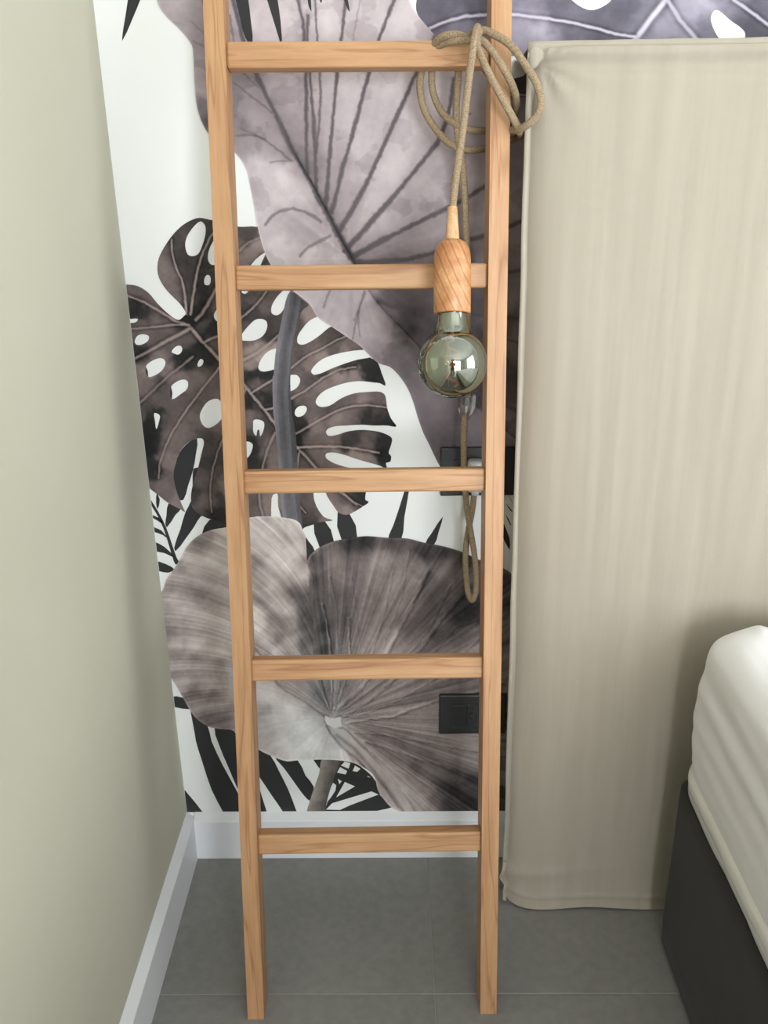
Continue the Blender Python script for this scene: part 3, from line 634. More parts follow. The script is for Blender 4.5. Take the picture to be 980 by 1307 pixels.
L_fold = [(300, 792), (326, 828), (340, 846), (354, 873), (370, 884), (390, 896), (414, 914), (420, 934), (436, 952), (456, 968), (476, 988), (492, 1006), (508, 1030)]
L_cleft = [(392, 742), (394, 760), (397, 782), (401, 810), (404, 845), (408, 880), (416, 905)]
L_ctl = [(215, 750, 122), (228, 730, 118), (240, 715, 150), (250, 695, 96), (262, 690, 112), (275, 690, 152), (290, 685, 138), (270, 715, 168), (255, 722, 150), (290, 710, 142), (285, 730, 150), (300, 735, 122), (240, 745, 108), (255, 755, 104), (275, 770, 126), (220, 765, 152), (240, 772, 150),
         (265, 785, 138), (215, 782, 112), (235, 790, 118), (260, 800, 132), (290, 790, 142), (220, 808, 108), (240, 806, 128), (225, 820, 160), (250, 822, 174), (280, 830, 170), (295, 820, 152), (225, 838, 112), (250, 840, 106), (280, 848, 112), (230, 855, 128), (260, 860, 138), (295, 860, 142),
         (235, 872, 150), (270, 872, 156), (295, 878, 138), (245, 884, 84), (270, 888, 92), (250, 900, 118), (275, 902, 128), (265, 915, 90), (285, 920, 92), (300, 905, 112), (252, 908, 106),
         (330, 672, 146), (350, 668, 156), (375, 672, 166), (380, 700, 170), (360, 690, 138), (335, 700, 140), (350, 715, 158), (365, 725, 156), (378, 735, 112), (388, 735, 168), (385, 760, 74), (375, 755, 88), (360, 745, 122), (340, 730, 138), (330, 720, 104), (345, 750, 166), (355, 770, 160),
         (330, 750, 122), (335, 765, 116), (345, 790, 102), (360, 795, 104), (325, 785, 182), (330, 800, 186), (340, 815, 176), (352, 830, 170), (355, 812, 92), (372, 830, 118), (370, 800, 140), (375, 815, 160), (365, 780, 172), (385, 800, 66), (392, 820, 76), (390, 785, 80), (330, 825, 108), (340, 838, 104),
         (330, 840, 160), (400, 830, 112), (398, 790, 92), (404, 800, 104), (405, 870, 108), (390, 880, 124), (375, 870, 120), (360, 862, 112), (410, 890, 100), (345, 890, 164), (330, 885, 158), (370, 905, 172), (350, 915, 156), (340, 905, 118), (385, 930, 176), (400, 950, 180), (360, 945, 170), (375, 960, 170),
         (335, 935, 142), (345, 950, 148), (325, 915, 128), (305, 890, 138), (310, 925, 128), (340, 940, 136), (430, 960, 170), (440, 970, 168), (425, 945, 156), (440, 940, 128), (455, 955, 122), (470, 975, 126), (485, 995, 168), (495, 1010, 172), (505, 1025, 170), (480, 985, 160), (490, 1000, 140),
         (405, 715, 62), (400, 740, 60), (420, 700, 74), (440, 693, 50), (470, 690, 48), (500, 693, 54), (530, 697, 60), (545, 705, 58), (570, 703, 54), (595, 712, 52), (430, 715, 96), (440, 740, 108), (415, 740, 70), (425, 760, 74), (460, 720, 104), (470, 750, 92), (490, 715, 112), (500, 750, 108),
         (515, 720, 92), (535, 725, 118), (525, 740, 122), (510, 770, 112), (495, 790, 108), (470, 790, 104), (455, 780, 96), (440, 790, 84), (430, 810, 92), (414, 800, 52), (413, 830, 60), (404, 770, 88), (480, 820, 116), (460, 830, 112), (500, 810, 124), (490, 830, 126), (440, 830, 104),
         (550, 740, 72), (545, 760, 70), (560, 770, 88), (535, 790, 84), (520, 800, 84), (560, 730, 96), (580, 740, 88), (575, 765, 78), (590, 770, 46), (600, 780, 42), (585, 785, 50), (560, 800, 96), (545, 820, 102), (520, 830, 108), (580, 810, 78), (600, 810, 84), (570, 835, 94), (600, 835, 118), (555, 810, 72),
         (440, 880, 84), (430, 880, 112), (420, 880, 96), (450, 890, 100), (470, 880, 112), (500, 880, 104), (530, 880, 98), (560, 880, 96), (600, 875, 92), (480, 905, 104), (520, 915, 100), (550, 920, 104), (500, 930, 102), (470, 925, 98), (540, 935, 110), (590, 945, 112), (480, 940, 86), (510, 948, 88), (540, 955, 94),
         (570, 960, 110), (600, 965, 118), (500, 965, 102), (530, 975, 88), (560, 985, 92), (590, 990, 92), (490, 965, 112), (510, 990, 124), (530, 1000, 126), (545, 1010, 128), (530, 1020, 122), (555, 1020, 96), (565, 1005, 66), (580, 1005, 56), (600, 1000, 62), (575, 1025, 64), (600, 1025, 56), (645, 760, 78), (645, 800, 92), (645, 850, 110), (650, 960, 92)]
L_rays = [  # path, width, delta on the line, delta of the shadow side
    ([(428, 905), (455, 880), (470, 864), (488, 840), (500, 817), (520, 779), (533, 752), (545, 727)], 2.2, 26, -46), ([(438, 912), (470, 893), (505, 862), (540, 820), (565, 785), (593, 754)], 2.0, 16, -34),
    ([(440, 922), (470, 917), (500, 914), (526, 903), (558, 893), (600, 884), (640, 870)], 1.8, 34, -40), ([(450, 933), (490, 937), (530, 944), (566, 951), (612, 959), (660, 966)], 1.5, 20, -34),
    ([(462, 944), (494, 953), (526, 965), (566, 976), (612, 992), (660, 1010)], 3.0, 26, -30), ([(470, 956), (500, 978), (530, 993), (550, 1003), (575, 1021), (605, 1038)], 2.4, 24, -30),
    ([(426, 905), (434, 885), (440, 868), (446, 838), (445, 810), (445, 788)], 1.3, 34, -36), ([(422, 905), (423, 870), (422, 840), (417, 796), (411, 770)], 1.3, 44, -56), ([(420, 905), (411, 880), (404, 845)], 1.2, 22, -36),
    ([(430, 906), (445, 885), (460, 865), (475, 830), (490, 780), (500, 730)], 1.3, 12, -20), ([(432, 908), (465, 885), (500, 858), (545, 805), (575, 745)], 1.2, 10, -22), ([(440, 918), (500, 897), (550, 868), (610, 815)], 1.3, 14, -24),
    ([(426, 905), (432, 870), (430, 820), (428, 770), (420, 735)], 1.2, 12, -24), ([(455, 928), (520, 927), (600, 928)], 1.0, 8, -14), ([(462, 860), (455, 790), (448, 735)], 1.0, 10, -20), ([(480, 850), (512, 760), (522, 700)], 1.0, 10, -20),
    ([(530, 860), (580, 800), (611, 790)], 1.1, 10, -22)]
def L_col(x, y):
    th = np.arctan2(y-L_hub[1], x-L_hub[0]); r = np.hypot(x-L_hub[0], y-L_hub[1])
    wx = x+fbm(x/13, y/13)*10; wy = y+fbm(x/13+31, y/13+7)*8
    g = idw(wx, wy, L_ctl, 3.2)
    # brush streaks running along the ribs, curved on the left lobe
    bend = np.where(x < 400, (r/240.0)**1.5*0.35, 0)
    tt = np.where(th < 0, th, th-2*math.pi)+bend
    st = fbm(tt*15+5, r/200+3, 4); st2 = fbm(tt*75, r/90+1, 3)
    pale = sdf_poly(x, y, np.array(L_fold[1:9]+[(430, 980), (340, 980), (300, 930), (290, 860)]))
    amp = np.where(pale > 0, 0.35, 1.0)
    g = g+14+amp*(50*st+36*st2)+8*fbm(x/24, y/24)+12*fbm(x/5, y/5, 3)
    g = (g-118)*1.32+116
    grain = fbm(x/2.6, y/2.6, 2); g = g+9*grain
    fl = sdf_poly(x+fbm(x/6, y/6)*3, y+fbm(x/6+4, y/6)*3, np.array([(418, 926), (436, 952), (456, 969), (478, 990), (484, 1010), (500, 1032), (512, 1060), (540, 1060), (528, 1034), (510, 1008), (490, 984), (474, 966), (458, 950), (438, 930)]))
    k = np.clip(fl/2.0+0.5, 0, 1); g = g*(1-k)+k*(162+26*fbm(x/12, y/22)+10*fbm(x/3, y/3)); g = g-26*np.exp(-((fl+1.5)/1.5)**2)
    dm, _ = seg_dist(x, y, [(430, 938), (452, 955), (474, 980), (496, 1008), (514, 1034)]); g = g-40*np.exp(-(dm/2.4)**2)*k
    jx = x+fbm(x/6, y/6)*3; jy = y+fbm(x/6+20, y/6)*3
    for P, wd, a, b in L_rays:
        d, t = seg_dist(jx, jy, P); d2, _ = seg_dist(jx-1.6*wd, jy-1.2*wd, P)
        k = 0.5+0.5*vnoise(t*14, t*0+wd*7)
        g = g+a*k*np.exp(-(d/(wd*(0.5+0.9*t)))**2)+b*k*np.exp(-(d2/(wd*(0.45+0.5*t)))**2)+0.25*b*np.exp(-d2/(wd*4))*t
    d, t = seg_dist(jx, jy, L_cleft); right = x > np.interp(y, [p[1] for p in L_cleft], [p[0] for p in L_cleft])
    g = g-np.where(right, 34, 22)*np.exp(-d/5)*np.clip((y-735)/20, 0, 1)*(1-0.6*t)
    d, t = seg_dist(x+fbm(x/7, y/7)*2, y+fbm(x/7, y/7+9)*2, L_fold); g = g-34*np.exp(-(d/1.5)**2)
    out = sdf_poly(x, y, np.array(L_left)); g = g+18*np.exp(-((out-0.8)/1.0)**2)
    hub = sdf_poly(x+fbm(x/4, y/4)*2, y+fbm(x/4+5, y/4)*2, np.array(crop(370, 860, [(225, 262), (255, 280), (290, 280), (322, 274), (330, 335), (280, 346), (240, 325), (222, 295)])))
    k = np.clip(hub+0.5, 0, 1); g = g*(1-k)+190*k; g = g-30*np.exp(-((hub+1.2)/1.2)**2)*(y < 915)
    cool = np.exp(-((x-410)/34)**2)*np.clip((y-740)/90, 0, 1)+np.clip(pale/30, 0, 1)*0.6
    c = tint(g, [(20, (24, 23, 24)), (60, (61, 57, 57)), (100, (104, 95, 93)), (140, (146, 135, 131)), (180, (184, 175, 170)), (220, (220, 214, 208))], 212)
    lum = c.mean(-1, keepdims=True); return c+(lum*np.array([0.96, 1.0, 1.0])-c)*np.clip(cool, 0, 1)[:, None]*0.6
printed('printed_broad_leaf', L_left, [], LAYER['L'], L_col, label='taupe printed leaf with two rounded lobes')

# ---- stalk of the lower leaf
B_out = crop(370, 860, [(212, 530), (318, 535), (290, 640), (250, 760), (222, 880), (215, 920), (100, 920), (106, 880), (150, 740), (185, 640)])
def B_col(x, y):
    mx = 370+np.interp((y-860)*5, [530, 640, 760, 880], [265, 238, 202, 165])/5; s = (x-mx)/10.5
    g = 112-34*np.clip(s+0.15, -1, 1)+34*fbm(x/5, y/9)+14*fbm(x/3, y/3)
    return tint(g, [(30, (34, 33, 32)), (70, (72, 68, 66)), (110, (114, 107, 101)), (160, (160, 152, 144))], 212)
printed('printed_stalk', B_out, [], LAYER['palm_back']-0.0001, B_col, label='short taupe printed stalk above the baseboard')

# ---- black palm blades
c6 = lambda p: crop(190, 860, p); c7 = lambda p: crop(370, 860, p); c5 = lambda p: crop(170, 600, p); c3 = lambda p: crop(150, 440, p)
c7b = lambda p: crop(370, 660, p); ct = lambda p: crop(110, 0, p); ct2 = lambda p: crop(290, 0, p); c8 = lambda p: crop(490, 500, p)
for P in (
    c6([(140, 148), (215, 152), (240, 180), (268, 226), (160, 211), (140, 208)]),
    c6([(262, 215), (300, 270), (372, 325), (400, 430), (470, 580), (540, 720), (600, 830), (640, 900), (482, 900), (468, 872), (400, 740), (340, 560), (300, 430), (282, 310)]),
    c6([(418, 335), (450, 460), (500, 580), (560, 720), (600, 800), (650, 900), (758, 900), (748, 872), (720, 780), (670, 620), (610, 470), (565, 395), (520, 345)]),
    c6([(560, 340), (600, 470), (640, 560), (700, 650), (780, 770), (850, 872), (866, 900), (950, 900), (940, 872), (890, 740), (830, 620), (775, 520), (690, 460)]),
    c6([(795, 515), (860, 600), (920, 680), (980, 765), (1035, 815), (1052, 720), (1000, 650), (945, 545)]),
    c7([(140, 530), (230, 530), (215, 560), (190, 605), (168, 570)]),
    c6([(200, 720), (270, 790), (335, 872), (350, 895), (220, 895)]),
    c5([(205, 345), (212, 290), (228, 205), (305, 245), (270, 285), (215, 365)]),
    c5([(262, 492), (300, 380), (333, 268), (372, 190), (380, 60), (385, -10), (430, -10), (420, 200), (500, 260), (430, 297), (390, 360), (340, 430), (270, 517)]),
    c5([(488, 316), (540, 320), (640, 330), (640, 380), (540, 380), (440, 402)]),
    c5([(90, 150), (112, 188), (160, 265), (210, 365), (250, 480), (278, 560), (292, 590), (270, 602), (248, 545), (225, 470), (190, 365), (150, 282), (110, 215)]),
    c5([(100, 340), (130, 363), (180, 385), (222, 440), (190, 415), (135, 395), (100, 380)]),
    c5([(110, 445), (145, 460), (200, 490), (268, 560), (200, 530), (150, 520), (110, 500)]),
    c5([(120, 560), (155, 580), (210, 600), (262, 632), (225, 655), (165, 645), (120, 640)]),
    c5([(90, 240), (122, 285), (165, 305), (195, 345), (150, 320), (120, 300)]),
    c5([(150, 148), (170, 190), (155, 250), (146, 210)]),
    c3([(395, 690), (435, 638), (508, 598), (500, 700), (482, 800), (450, 900), (420, 990), (380, 985), (362, 900), (356, 830), (370, 760)]),
    c3([(155, 160), (180, 138), (196, 207), (170, 200)]), c3([(305, 300), (341, 266), (346, 350), (320, 340)]),
    c7b([(150, 20), (212, 10), (285, 170), (240, 240), (190, 195)]), c7b([(305, -40), (370, -40), (432, 150), (335, 160)]),
    c8([(22, 960), (60, 850), (130, 635), (150, 540), (162, 560), (158, 640), (130, 800), (105, 960)]), c7b([(862, 175), (905, 100), (976, -4), (950, 90), (915, 185)]),
    c7b([(92, 120), (120, 155), (160, 220), (110, 300), (90, 260)]), c7b([(60, -60), (105, -60), (100, 40), (70, 40)]),
    c8([(735, 795), (800, 930), (800, 1010), (735, 860)]), c8([(775, 712), (822, 765), (810, 762)]), c8([(775, 780), (812, 850), (805, 850)]), c8([(790, 655), (830, 720), (815, 700)]),
    ct([(300, -150), (400, -150), (345, 0), (300, 110), (230, 262), (237, 180), (270, 0)]),
    [(358.5, 641), (361, 656), (357, 650), (355, 632), (357, 626)]):
    blade(P)
for P in (c7([(325, 540), (400, 560), (500, 630), (550, 690), (575, 775), (660, 848), (565, 872), (540, 895), (215, 895), (232, 840), (250, 780), (275, 680)]),):
    blade(P)
def white_gap(P):
    A = np.array(P); X, Z = wall_xz(A[:, 0], A[:, 1])
    bm = bmesh.new(); f = bm.faces.new([bm.verts.new((x, LAYER['palm_back']-0.00006, z)) for x, z in zip(X, Z)]); bmesh.ops.triangulate(bm, faces=[f])
    return bm_obj('printed_white_gap', bm, M['paper'], wall_back)
for P in (c7([(230, 866), (270, 825), (520, 750), (565, 770), (380, 840), (320, 868)]), c7([(240, 815), (255, 740), (275, 695), (295, 710), (290, 745), (260, 790)]), c7([(295, 788), (350, 690), (415, 718)]),
          c7([(305, 670), (330, 685), (315, 705)]), c7([(300, 630), (320, 595), (365, 620), (355, 642)]), c7([(325, 585), (350, 560), (385, 570), (375, 605)]), c7([(400, 620), (415, 585), (450, 605), (430, 625)]), c7([(490, 650), (515, 660), (500, 660)])):
    white_gap(P)
for P in (ct([(720, -200), (770, -200), (780, 0), (797, 395), (785, 330), (765, 150), (738, 0)]),
          ct2([(-10, -200), (90, -200), (135, 0), (150, 120), (162, 300), (115, 240), (85, 130), (55, 0)]), ct2([(200, -200), (290, -200), (322, 0), (340, 130), (350, 300), (320, 210), (290, 110), (255, 0)]),
          ct2([(480, -200), (510, -200), (530, 0), (538, 74), (520, 40), (513, 0)]), ct2([(560, -200), (590, -200), (605, 0), (600, 22), (590, 0)]), ct2([(690, -200), (740, -200), (770, 0), (781, 78), (760, 40), (745, 0)])):
    blade(P, 'palm_top')

# ================================================================ WALL SOCKETS
def wall_plate(name, px_left, py_top, label, plugged):
    p = onY(px_left, py_top, 0.0); x0, z1 = p[0], p[2]; wd, ht = 0.1225, 0.0835
    root = tag(empty(name, (x0+wd/2, 0, z1-ht/2)), label, 'wall socket')
    box('frame', (-wd/2, -0.009, -ht/2), (wd/2, 0, ht/2), M['plate'], root, 0.0022, 2)
    box('inner_frame', (-wd/2+0.022, -0.0108, -ht/2+0.019), (wd/2-0.022, -0.008, ht/2-0.019), M['plate'], root, 0.0008, 1)
    for k in range(3):
        cx = (k-1)*0.0225
        m = box('module', (cx-0.0109, -0.0120, -0.0215), (cx+0.0109, -0.010, 0.0215), M['plate'], root, 0.0007, 1)
        if k == 1 or not plugged:
            if k != 1: continue
            for dx, dz, an in ((-0.004, 0.005, 0.52), (-0.004, -0.005, -0.52), (0.006, 0, 1.5708)):
                bm = bmesh.new(); add_box(bm, (-0.0042, -0.0126, -0.0009), (0.0042, -0.0118, 0.0009))
                bmesh.ops.rotate(bm, verts=bm.verts, cent=(0, 0, 0), matrix=Matrix.Rotation(-an, 3, 'Y')); bmesh.ops.translate(bm, verts=bm.verts, vec=(cx+dx, 0, dz))
                bm_obj('slot', bm, M['slot'], m)
    return root
wall_plate('wall_socket', 562, 570, 'black wall socket plate with the lamp plug in it', True)
wall_plate('wall_socket', 560.5, 884.5, 'black wall socket plate with empty slanted slots', False)

# ================================================================ LADDER
LX, LY, TH, TILT, S0, DS, LW, ROT = 0.1943, -0.3705, 0.1851, 0.0013, 0.2971, 0.2835, 0.345, 0.0235
zax = Vector((TILT, math.sin(TH), math.cos(TH))).normalized(); xax = Vector((math.cos(ROT), math.sin(ROT), 0)); xax = (xax-zax*xax.dot(zax)).normalized(); yax = zax.cross(xax)
LM = Matrix(((xax.x, yax.x, zax.x, LX), (xax.y, yax.y, zax.y, LY), (xax.z, yax.z, zax.z, 0), (0, 0, 0, 1)))
ladder = empty('leaning_ladder'); ladder.matrix_world = LM
tag(ladder, 'slim natural wood ladder leaning against the leaf mural', 'ladder')
RW, RD, LTOP = 0.0262, 0.050, 1.66
def rail(u0, u1, name='rail'):
    bm = bmesh.new(); n = 14; ring = []
    for i in range(n+1):
        s = LTOP*i/n; r = []
        for u, d in ((u0, 0), (u1, 0), (u1, RD), (u0, RD)):
            ss = s if i else -(xax.z*u+yax.z*d)/zax.z
            wv = 0.0006*math.sin(s*3.1+u0*9) if 0 < i < n else 0
            r.append(bm.verts.new((u+wv, d, ss)))
        ring.append(r)
    for a, b in zip(ring, ring[1:]):
        for k in range(4): bm.faces.new((a[k], a[(k+1) % 4], b[(k+1) % 4], b[k]))
    bm.faces.new(ring[0][::-1]); bm.faces.new(ring[-1])
    es = [e for e in bm.edges if len(e.link_faces) == 2 and e.calc_face_angle(0) > 0.5]
    bmesh.ops.bevel(bm, geom=es, offset=0.0018, segments=2, affect='EDGES')
    return bm_obj(name, bm, M['wood_rail'], ladder)
rail(-RW, 0); rail(LW, LW+RW)
RH, RDEP, REC = 0.033, 0.024, 0.010
for i in range(5):
    s = S0+i*DS
    bm = bmesh.new(); add_box(bm, (-0.0005, REC, s-RH/2), (LW+0.0005, REC+RDEP, s+RH/2), 0.003, 2)
    bm_obj('rung', bm, M['wood_rung'], ladder)
def lad_pt(u, d, s): return LM @ Vector((u, d, s))

# ================================================================ PENDANT LAMP on its jute cord
A3 = Vector(onY(577.3, 264.5, -0.164)); B3 = Vector(onY(577, 463.5, -0.222)); ax = (B3-A3); AL = ax.length; ax.normalize()
lamp = tag(empty('pendant_lamp', A3), 'pendant lamp with turned wood holder and smoked globe bulb on jute cord', 'lamp')
def L_(py): return (py-264.5)/(463.5-264.5)*AL
K = (B3-Vector(CAM)).dot(Vector(FW))/FPX            # metres per photo pixel at the bulb
def at(o):                                           # parent without moving
    o.parent = lamp; o.data.transform(Matrix.Translation(-lamp.location)); return o
at(lathe('cord_grip', [(L_(264), 0.0045), (L_(264), 5.9*K), (L_(266), 6.2*K), (L_(285), 7.4*K), (L_(303), 8.7*K), (L_(309), 8.9*K)], A3, ax, M['wood_cone']))
dome = [(L_(305)+ (L_(330)-L_(305))*(1-math.cos(a)), 23.3*K*math.sin(a)**0.62) for a in [math.pi/2*i/9 for i in range(10)]]
at(lathe('lamp_holder', [(L_(306), 3*K)]+dome[1:]+[(L_(350), 23.6*K), (L_(375), 23.6*K), (L_(398), 23.3*K), (L_(399.5), 22.6*K), (L_(399.5), 19*K), (L_(370), 18.5*K)], A3, ax, M['wood_socket'], seg=56))
R0 = 44.2*K
prof = [(L_(380), 17.5*K), (L_(400), 18.6*K), (L_(410), 18.9*K), (L_(417), 20.5*K)]
a0 = math.acos(min(1, 24*K/R0))
zc = AL
pts = []
for i in range(31):
    an = math.radians(58)-(math.radians(58)+math.pi/2)*i/30
    pts.append((zc-R0*math.sin(an), max(R0*math.cos(an), 0.0002)))
bulb = at(lathe('bulb', prof+pts, A3, ax, M['smoked'], seg=72))
bulb['label'] = 'smoked mirrored glass globe bulb'
def sub(o, par):
    o.parent = par; o.data.transform(Matrix.Translation(-lamp.location)); return o
q = Vector(ax).to_track_quat('Z', 'X').to_matrix(); right = Vector(RT)-ax*Vector(RT).dot(ax); right.normalize(); front = ax.cross(right)
if front.dot(Vector(FW)) > 0: front = -front
def ap(py, r, an): return A3+ax*L_(py)+right*(r*K*math.cos(an))+front*(r*K*math.sin(an))
spiral = []
for i in range(90):
    t = i/89; py = 432+62*t; r = (6.5+3.0*math.sin(t*math.pi)); spiral.append(ap(py, r if i > 3 else 2.0+i, t*2*math.pi*3.1+0.6))
sub(tube('filament', spiral, 1.7*K, M['filament'], None, 8, True, False), bulb)
sub(tube('glass_stem', [ap(398, 0, 0), ap(415, 0, 0), ap(428, 0, 0), ap(434, 1, 0.5)], 3.0*K, M['stem_glass'], None, 10, True, False), bulb)
sub(tube('lead_wire', [ap(425, 2, 2.6), ap(450, 8, 2.7), ap(480, 6, 2.7), ap(494, 5, 2.7)], 0.5*K, M['steel'], None, 6, True, False), bulb)
sub(lathe('collar', [(L_(400), 12*K), (L_(416), 12*K)], A3, ax, M['steel'], None, 32), bulb)

# cord: one jute line, from the lamp up over the top rung, coiled, then down to the switch and the plug
CR = 0.0049
cordpx = [(577.3, 268, -0.165), (579, 250, -0.163), (584, 210, -0.158), (590, 170, -0.156), (596, 120, -0.157), (601, 80, -0.158), (605, 52, -0.156), (608, 38, -0.144), (609, 35, -0.126), (605, 41, -0.108), (597, 47, -0.104), (581, 44, -0.108), (567, 46, -0.104), (556, 54, -0.090), (551, 68, -0.072), (551, 92, -0.062),
          (551.5, 112, -0.062), (559, 135, -0.062), (571, 151, -0.060), (590, 163, -0.054), (616, 167, -0.040), (636, 165, -0.034), (650, 156, -0.055), (658, 141, -0.090), (658, 122, -0.122), (650.6, 102, -0.140), (638, 80, -0.143), (626, 63, -0.137), (613, 51, -0.128), (603, 52, -0.118),
          (588, 52, -0.112), (570, 54, -0.100), (552, 64, -0.078), (542, 78, -0.064), (537, 96, -0.058), (536, 114, -0.057), (541, 139, -0.057), (554, 162, -0.056), (571, 181, -0.054), (591, 190.5, -0.048), (616, 190, -0.036), (640, 184, -0.034), (657, 177, -0.060), (663.5, 173, -0.100), (661, 163, -0.136),
          (646, 135, -0.150), (628, 102, -0.149), (614, 72, -0.141), (609, 56, -0.134), (610, 44, -0.127), (616, 39, -0.122), (630, 44, -0.130), (650.6, 57, -0.140), (671, 84, -0.150), (685, 108, -0.155), (690, 128, -0.157), (686, 146, -0.155), (675, 158, -0.152), (662, 165, -0.138), (652, 166, -0.108), (644, 163, -0.060), (635, 150, -0.034),
          (630, 118, -0.030), (621, 86, -0.034), (606, 68, -0.045), (592, 67, -0.058), (586, 78, -0.062), (584.5, 100, -0.060), (582, 150, -0.056), (585, 180, -0.054), (589, 200, -0.054), (592, 232, -0.056), (594, 270, -0.058), (595.5, 308, -0.060), (597, 380, -0.062), (598, 450, -0.062), (597, 506, -0.062)]
cw = [onY(x, y, Y) for x, y, Y in cordpx]
at(tube('cord', catmull(cw, 7), CR, M['jute'], None, 12))
lowpx = [(594.5, 527, -0.062), (593, 538, -0.062), (592, 560, -0.061), (592, 590, -0.060), (593.5, 620, -0.058), (596, 650, -0.056), (600, 675, -0.054), (605, 705, -0.052), (607.5, 735, -0.051), (606.5, 757, -0.050), (602.5, 766, -0.049), (598, 759, -0.047), (595, 735, -0.045), (594, 710, -0.042), (597, 680, -0.038), (602, 655, -0.034), (604.5, 635, -0.031), (604.5, 622, -0.031)]
at(tube('cord', catmull([onY(x, y, Y) for x, y, Y in lowpx], 8), CR*1.02, M['jute'], None, 12))
# inline switch: clear housing with dark contacts
sw0, sw1 = Vector(onY(596.5, 503, -0.062)), Vector(onY(594, 536, -0.062)); sd_ = (sw1-sw0); SL = sd_.length; sd_.normalize(); k2 = (sw0-Vector(CAM)).dot(Vector(FW))/FPX
sw = at(lathe('inline_switch', [(0, 3*k2), (0, 10.0*k2), (0.05*SL, 11*k2), (0.50*SL, 11.3*k2), (0.60*SL, 10.4*k2), (0.95*SL, 5.0*k2), (SL, 4.6*k2)], sw0, sd_, M['clear'], seg=8, smooth=False, sy=0.75))
sw['label'] = 'clear plastic inline cord switch'
sub(lathe('contact_block', [(0.08*SL, 0.5*k2), (0.08*SL, 5.6*k2), (0.42*SL, 5.6*k2), (0.46*SL, 1.0*k2)], sw0, sd_, M['dark_metal'], None, 6, False, 1, 0.7), sw)
sub(lathe('terminal', [(0.10*SL, 0.3*k2), (0.10*SL, 2.2*k2), (0.16*SL, 2.2*k2), (0.16*SL, 0.3*k2)], sw0-Vector((0, 0.006, 0)), sd_, M['steel'], None, 10, True), sw)
sub(tube('inner_wire', [sw0+sd_*0.2*SL, sw0+sd_*0.7*SL, sw1], 1.6*k2, M['stem_glass'], None, 8, True, False), sw)
# plug in the upper socket
pc = onY(606.5, 608, -0.030)
bm = bmesh.new(); hw, hh = 0.0125, 0.027
add_box(bm, (pc[0]-hw, -0.0385, pc[2]-hh), (pc[0]+hw, -0.0135, pc[2]+hh), 0.006, 3)
plug = at(bm_obj('plug', bm, M['plug'], None, True)); plug['label'] = 'pale grey plastic plug'
sub(lathe('screw', [(0, 0.0002), (0, 0.0026), (0.0016, 0.0026)], (pc[0], -0.0395, pc[2]+hh-0.010), (0, 1, 0), M['steel'], None, 14, False), plug)
bm = bmesh.new(); add_box(bm, (pc[0]-0.006, -0.0385, pc[2]-hh-0.004), (pc[0]+0.006, -0.0235, pc[2]-hh+0.004), 0.002, 2); sub(bm_obj('cord_sleeve', bm, M['plug'], None, True), plug)

# ================================================================ HEADBOARD in a linen slipcover
HX0, HX1, HD, HZ = 0.600, 2.62, 0.128, 1.402
head = tag(empty('headboard', (HX0, -HD/2, 0)), 'tall upholstered headboard in a loose oatmeal linen slipcover', 'headboard')
def hpart(name, verts, faces, mat, smooth=True):
    o = mesh_obj(name, verts, faces, mat, None, smooth); o.parent = head; o.data.transform(Matrix.Translation(-head.location)); return o
def nz(x, y, z): return mnoise.noise(Vector((x, y, z)))
ux = sorted(set([0, .003, .006, .0068, .0085, .0105, .013, .016, .020, .024, .028, .033, .038, .044, .05, .057, .065, .075]+[round(.085+.0065*i, 4) for i in range(56)]+[round(.45+.02*i, 4) for i in range(78)]+[HX1-HX0]))
ux = [u for u in ux if u <= HX1-HX0]
vz = [0.0+0.005*i for i in range(24)]+[0.12+0.0125*i for i in range(96)]+[1.32+0.004*i for i in range(21)]
vz = [v for v in vz if v < HZ]+[HZ]
creases = [(0.205, 0.5, 1.32, .0022), (0.232, 0.75, 1.25, .0013), (0.108, 0.6, 1.33, .0014), (0.06, 0.3, 1.2, .0012), (0.15, 0.35, 1.1, .0010), (0.172, 0.55, 1.0, .0014), (0.185, .2, .8, .0010), (0.30, .4, 1.3, .0012), (0.27, .1, 1.1, .0010), (0.125, 0.05, 0.5, .0010), (0.22, 0.03, 0.45, .0014), (0.252, 0.03, 0.5, .0012), (0.285, .03, .45, .0014)]
def front_depth(u, z):
    """how far the cover stands proud of the headboard's front plane"""
    d = 0.0
    if u > 0.0065: d += 0.013-0.026*math.exp(-(u-0.0065)/0.019)*(0.9+0.25*nz(z*3, 2, 0))     # the panel swells out from the seam flange
    tz = HZ-z
    d += 0.004*math.exp(-((tz-0.006)/0.007)**2)-0.005*math.exp(-((tz-0.024)/0.008)**2)*(0.7+0.5*nz(u*5, 7, 0))
    for cu, z0, z1, am in creases:
        if z0 < z < z1:
            c = cu+0.006*nz(z*4, cu*40, 1); e = math.sin((z-z0)/(z1-z0)*math.pi)**0.5
            d += am*e*(math.exp(-((u-c)/0.004)**2)-0.8*math.exp(-((u-c-0.008)/0.005)**2))
    d += 0.0007*nz(u*7, z*1.6, 3)+0.00015*nz(u*60, z*3, 9)
    # corner puckers
    r = math.hypot(u-0.03, tz-0.03)
    if r < 0.12: d += 0.004*math.sin(9*math.atan2(tz-0.02, u-0.02+1e-6))*math.exp(-r/0.035)
    # drape towards the hem
    low = math.exp(-z/0.05)
    d += low*(0.010+0.010*nz(u*7, 0.3, 5))+0.006*math.exp(-((z-0.07-0.10*u)/0.014)**2)*math.exp(-u/0.10)
    d += 0.003*math.exp(-((z-0.026)/0.003)**2)
    return d
vs, fs = [], []
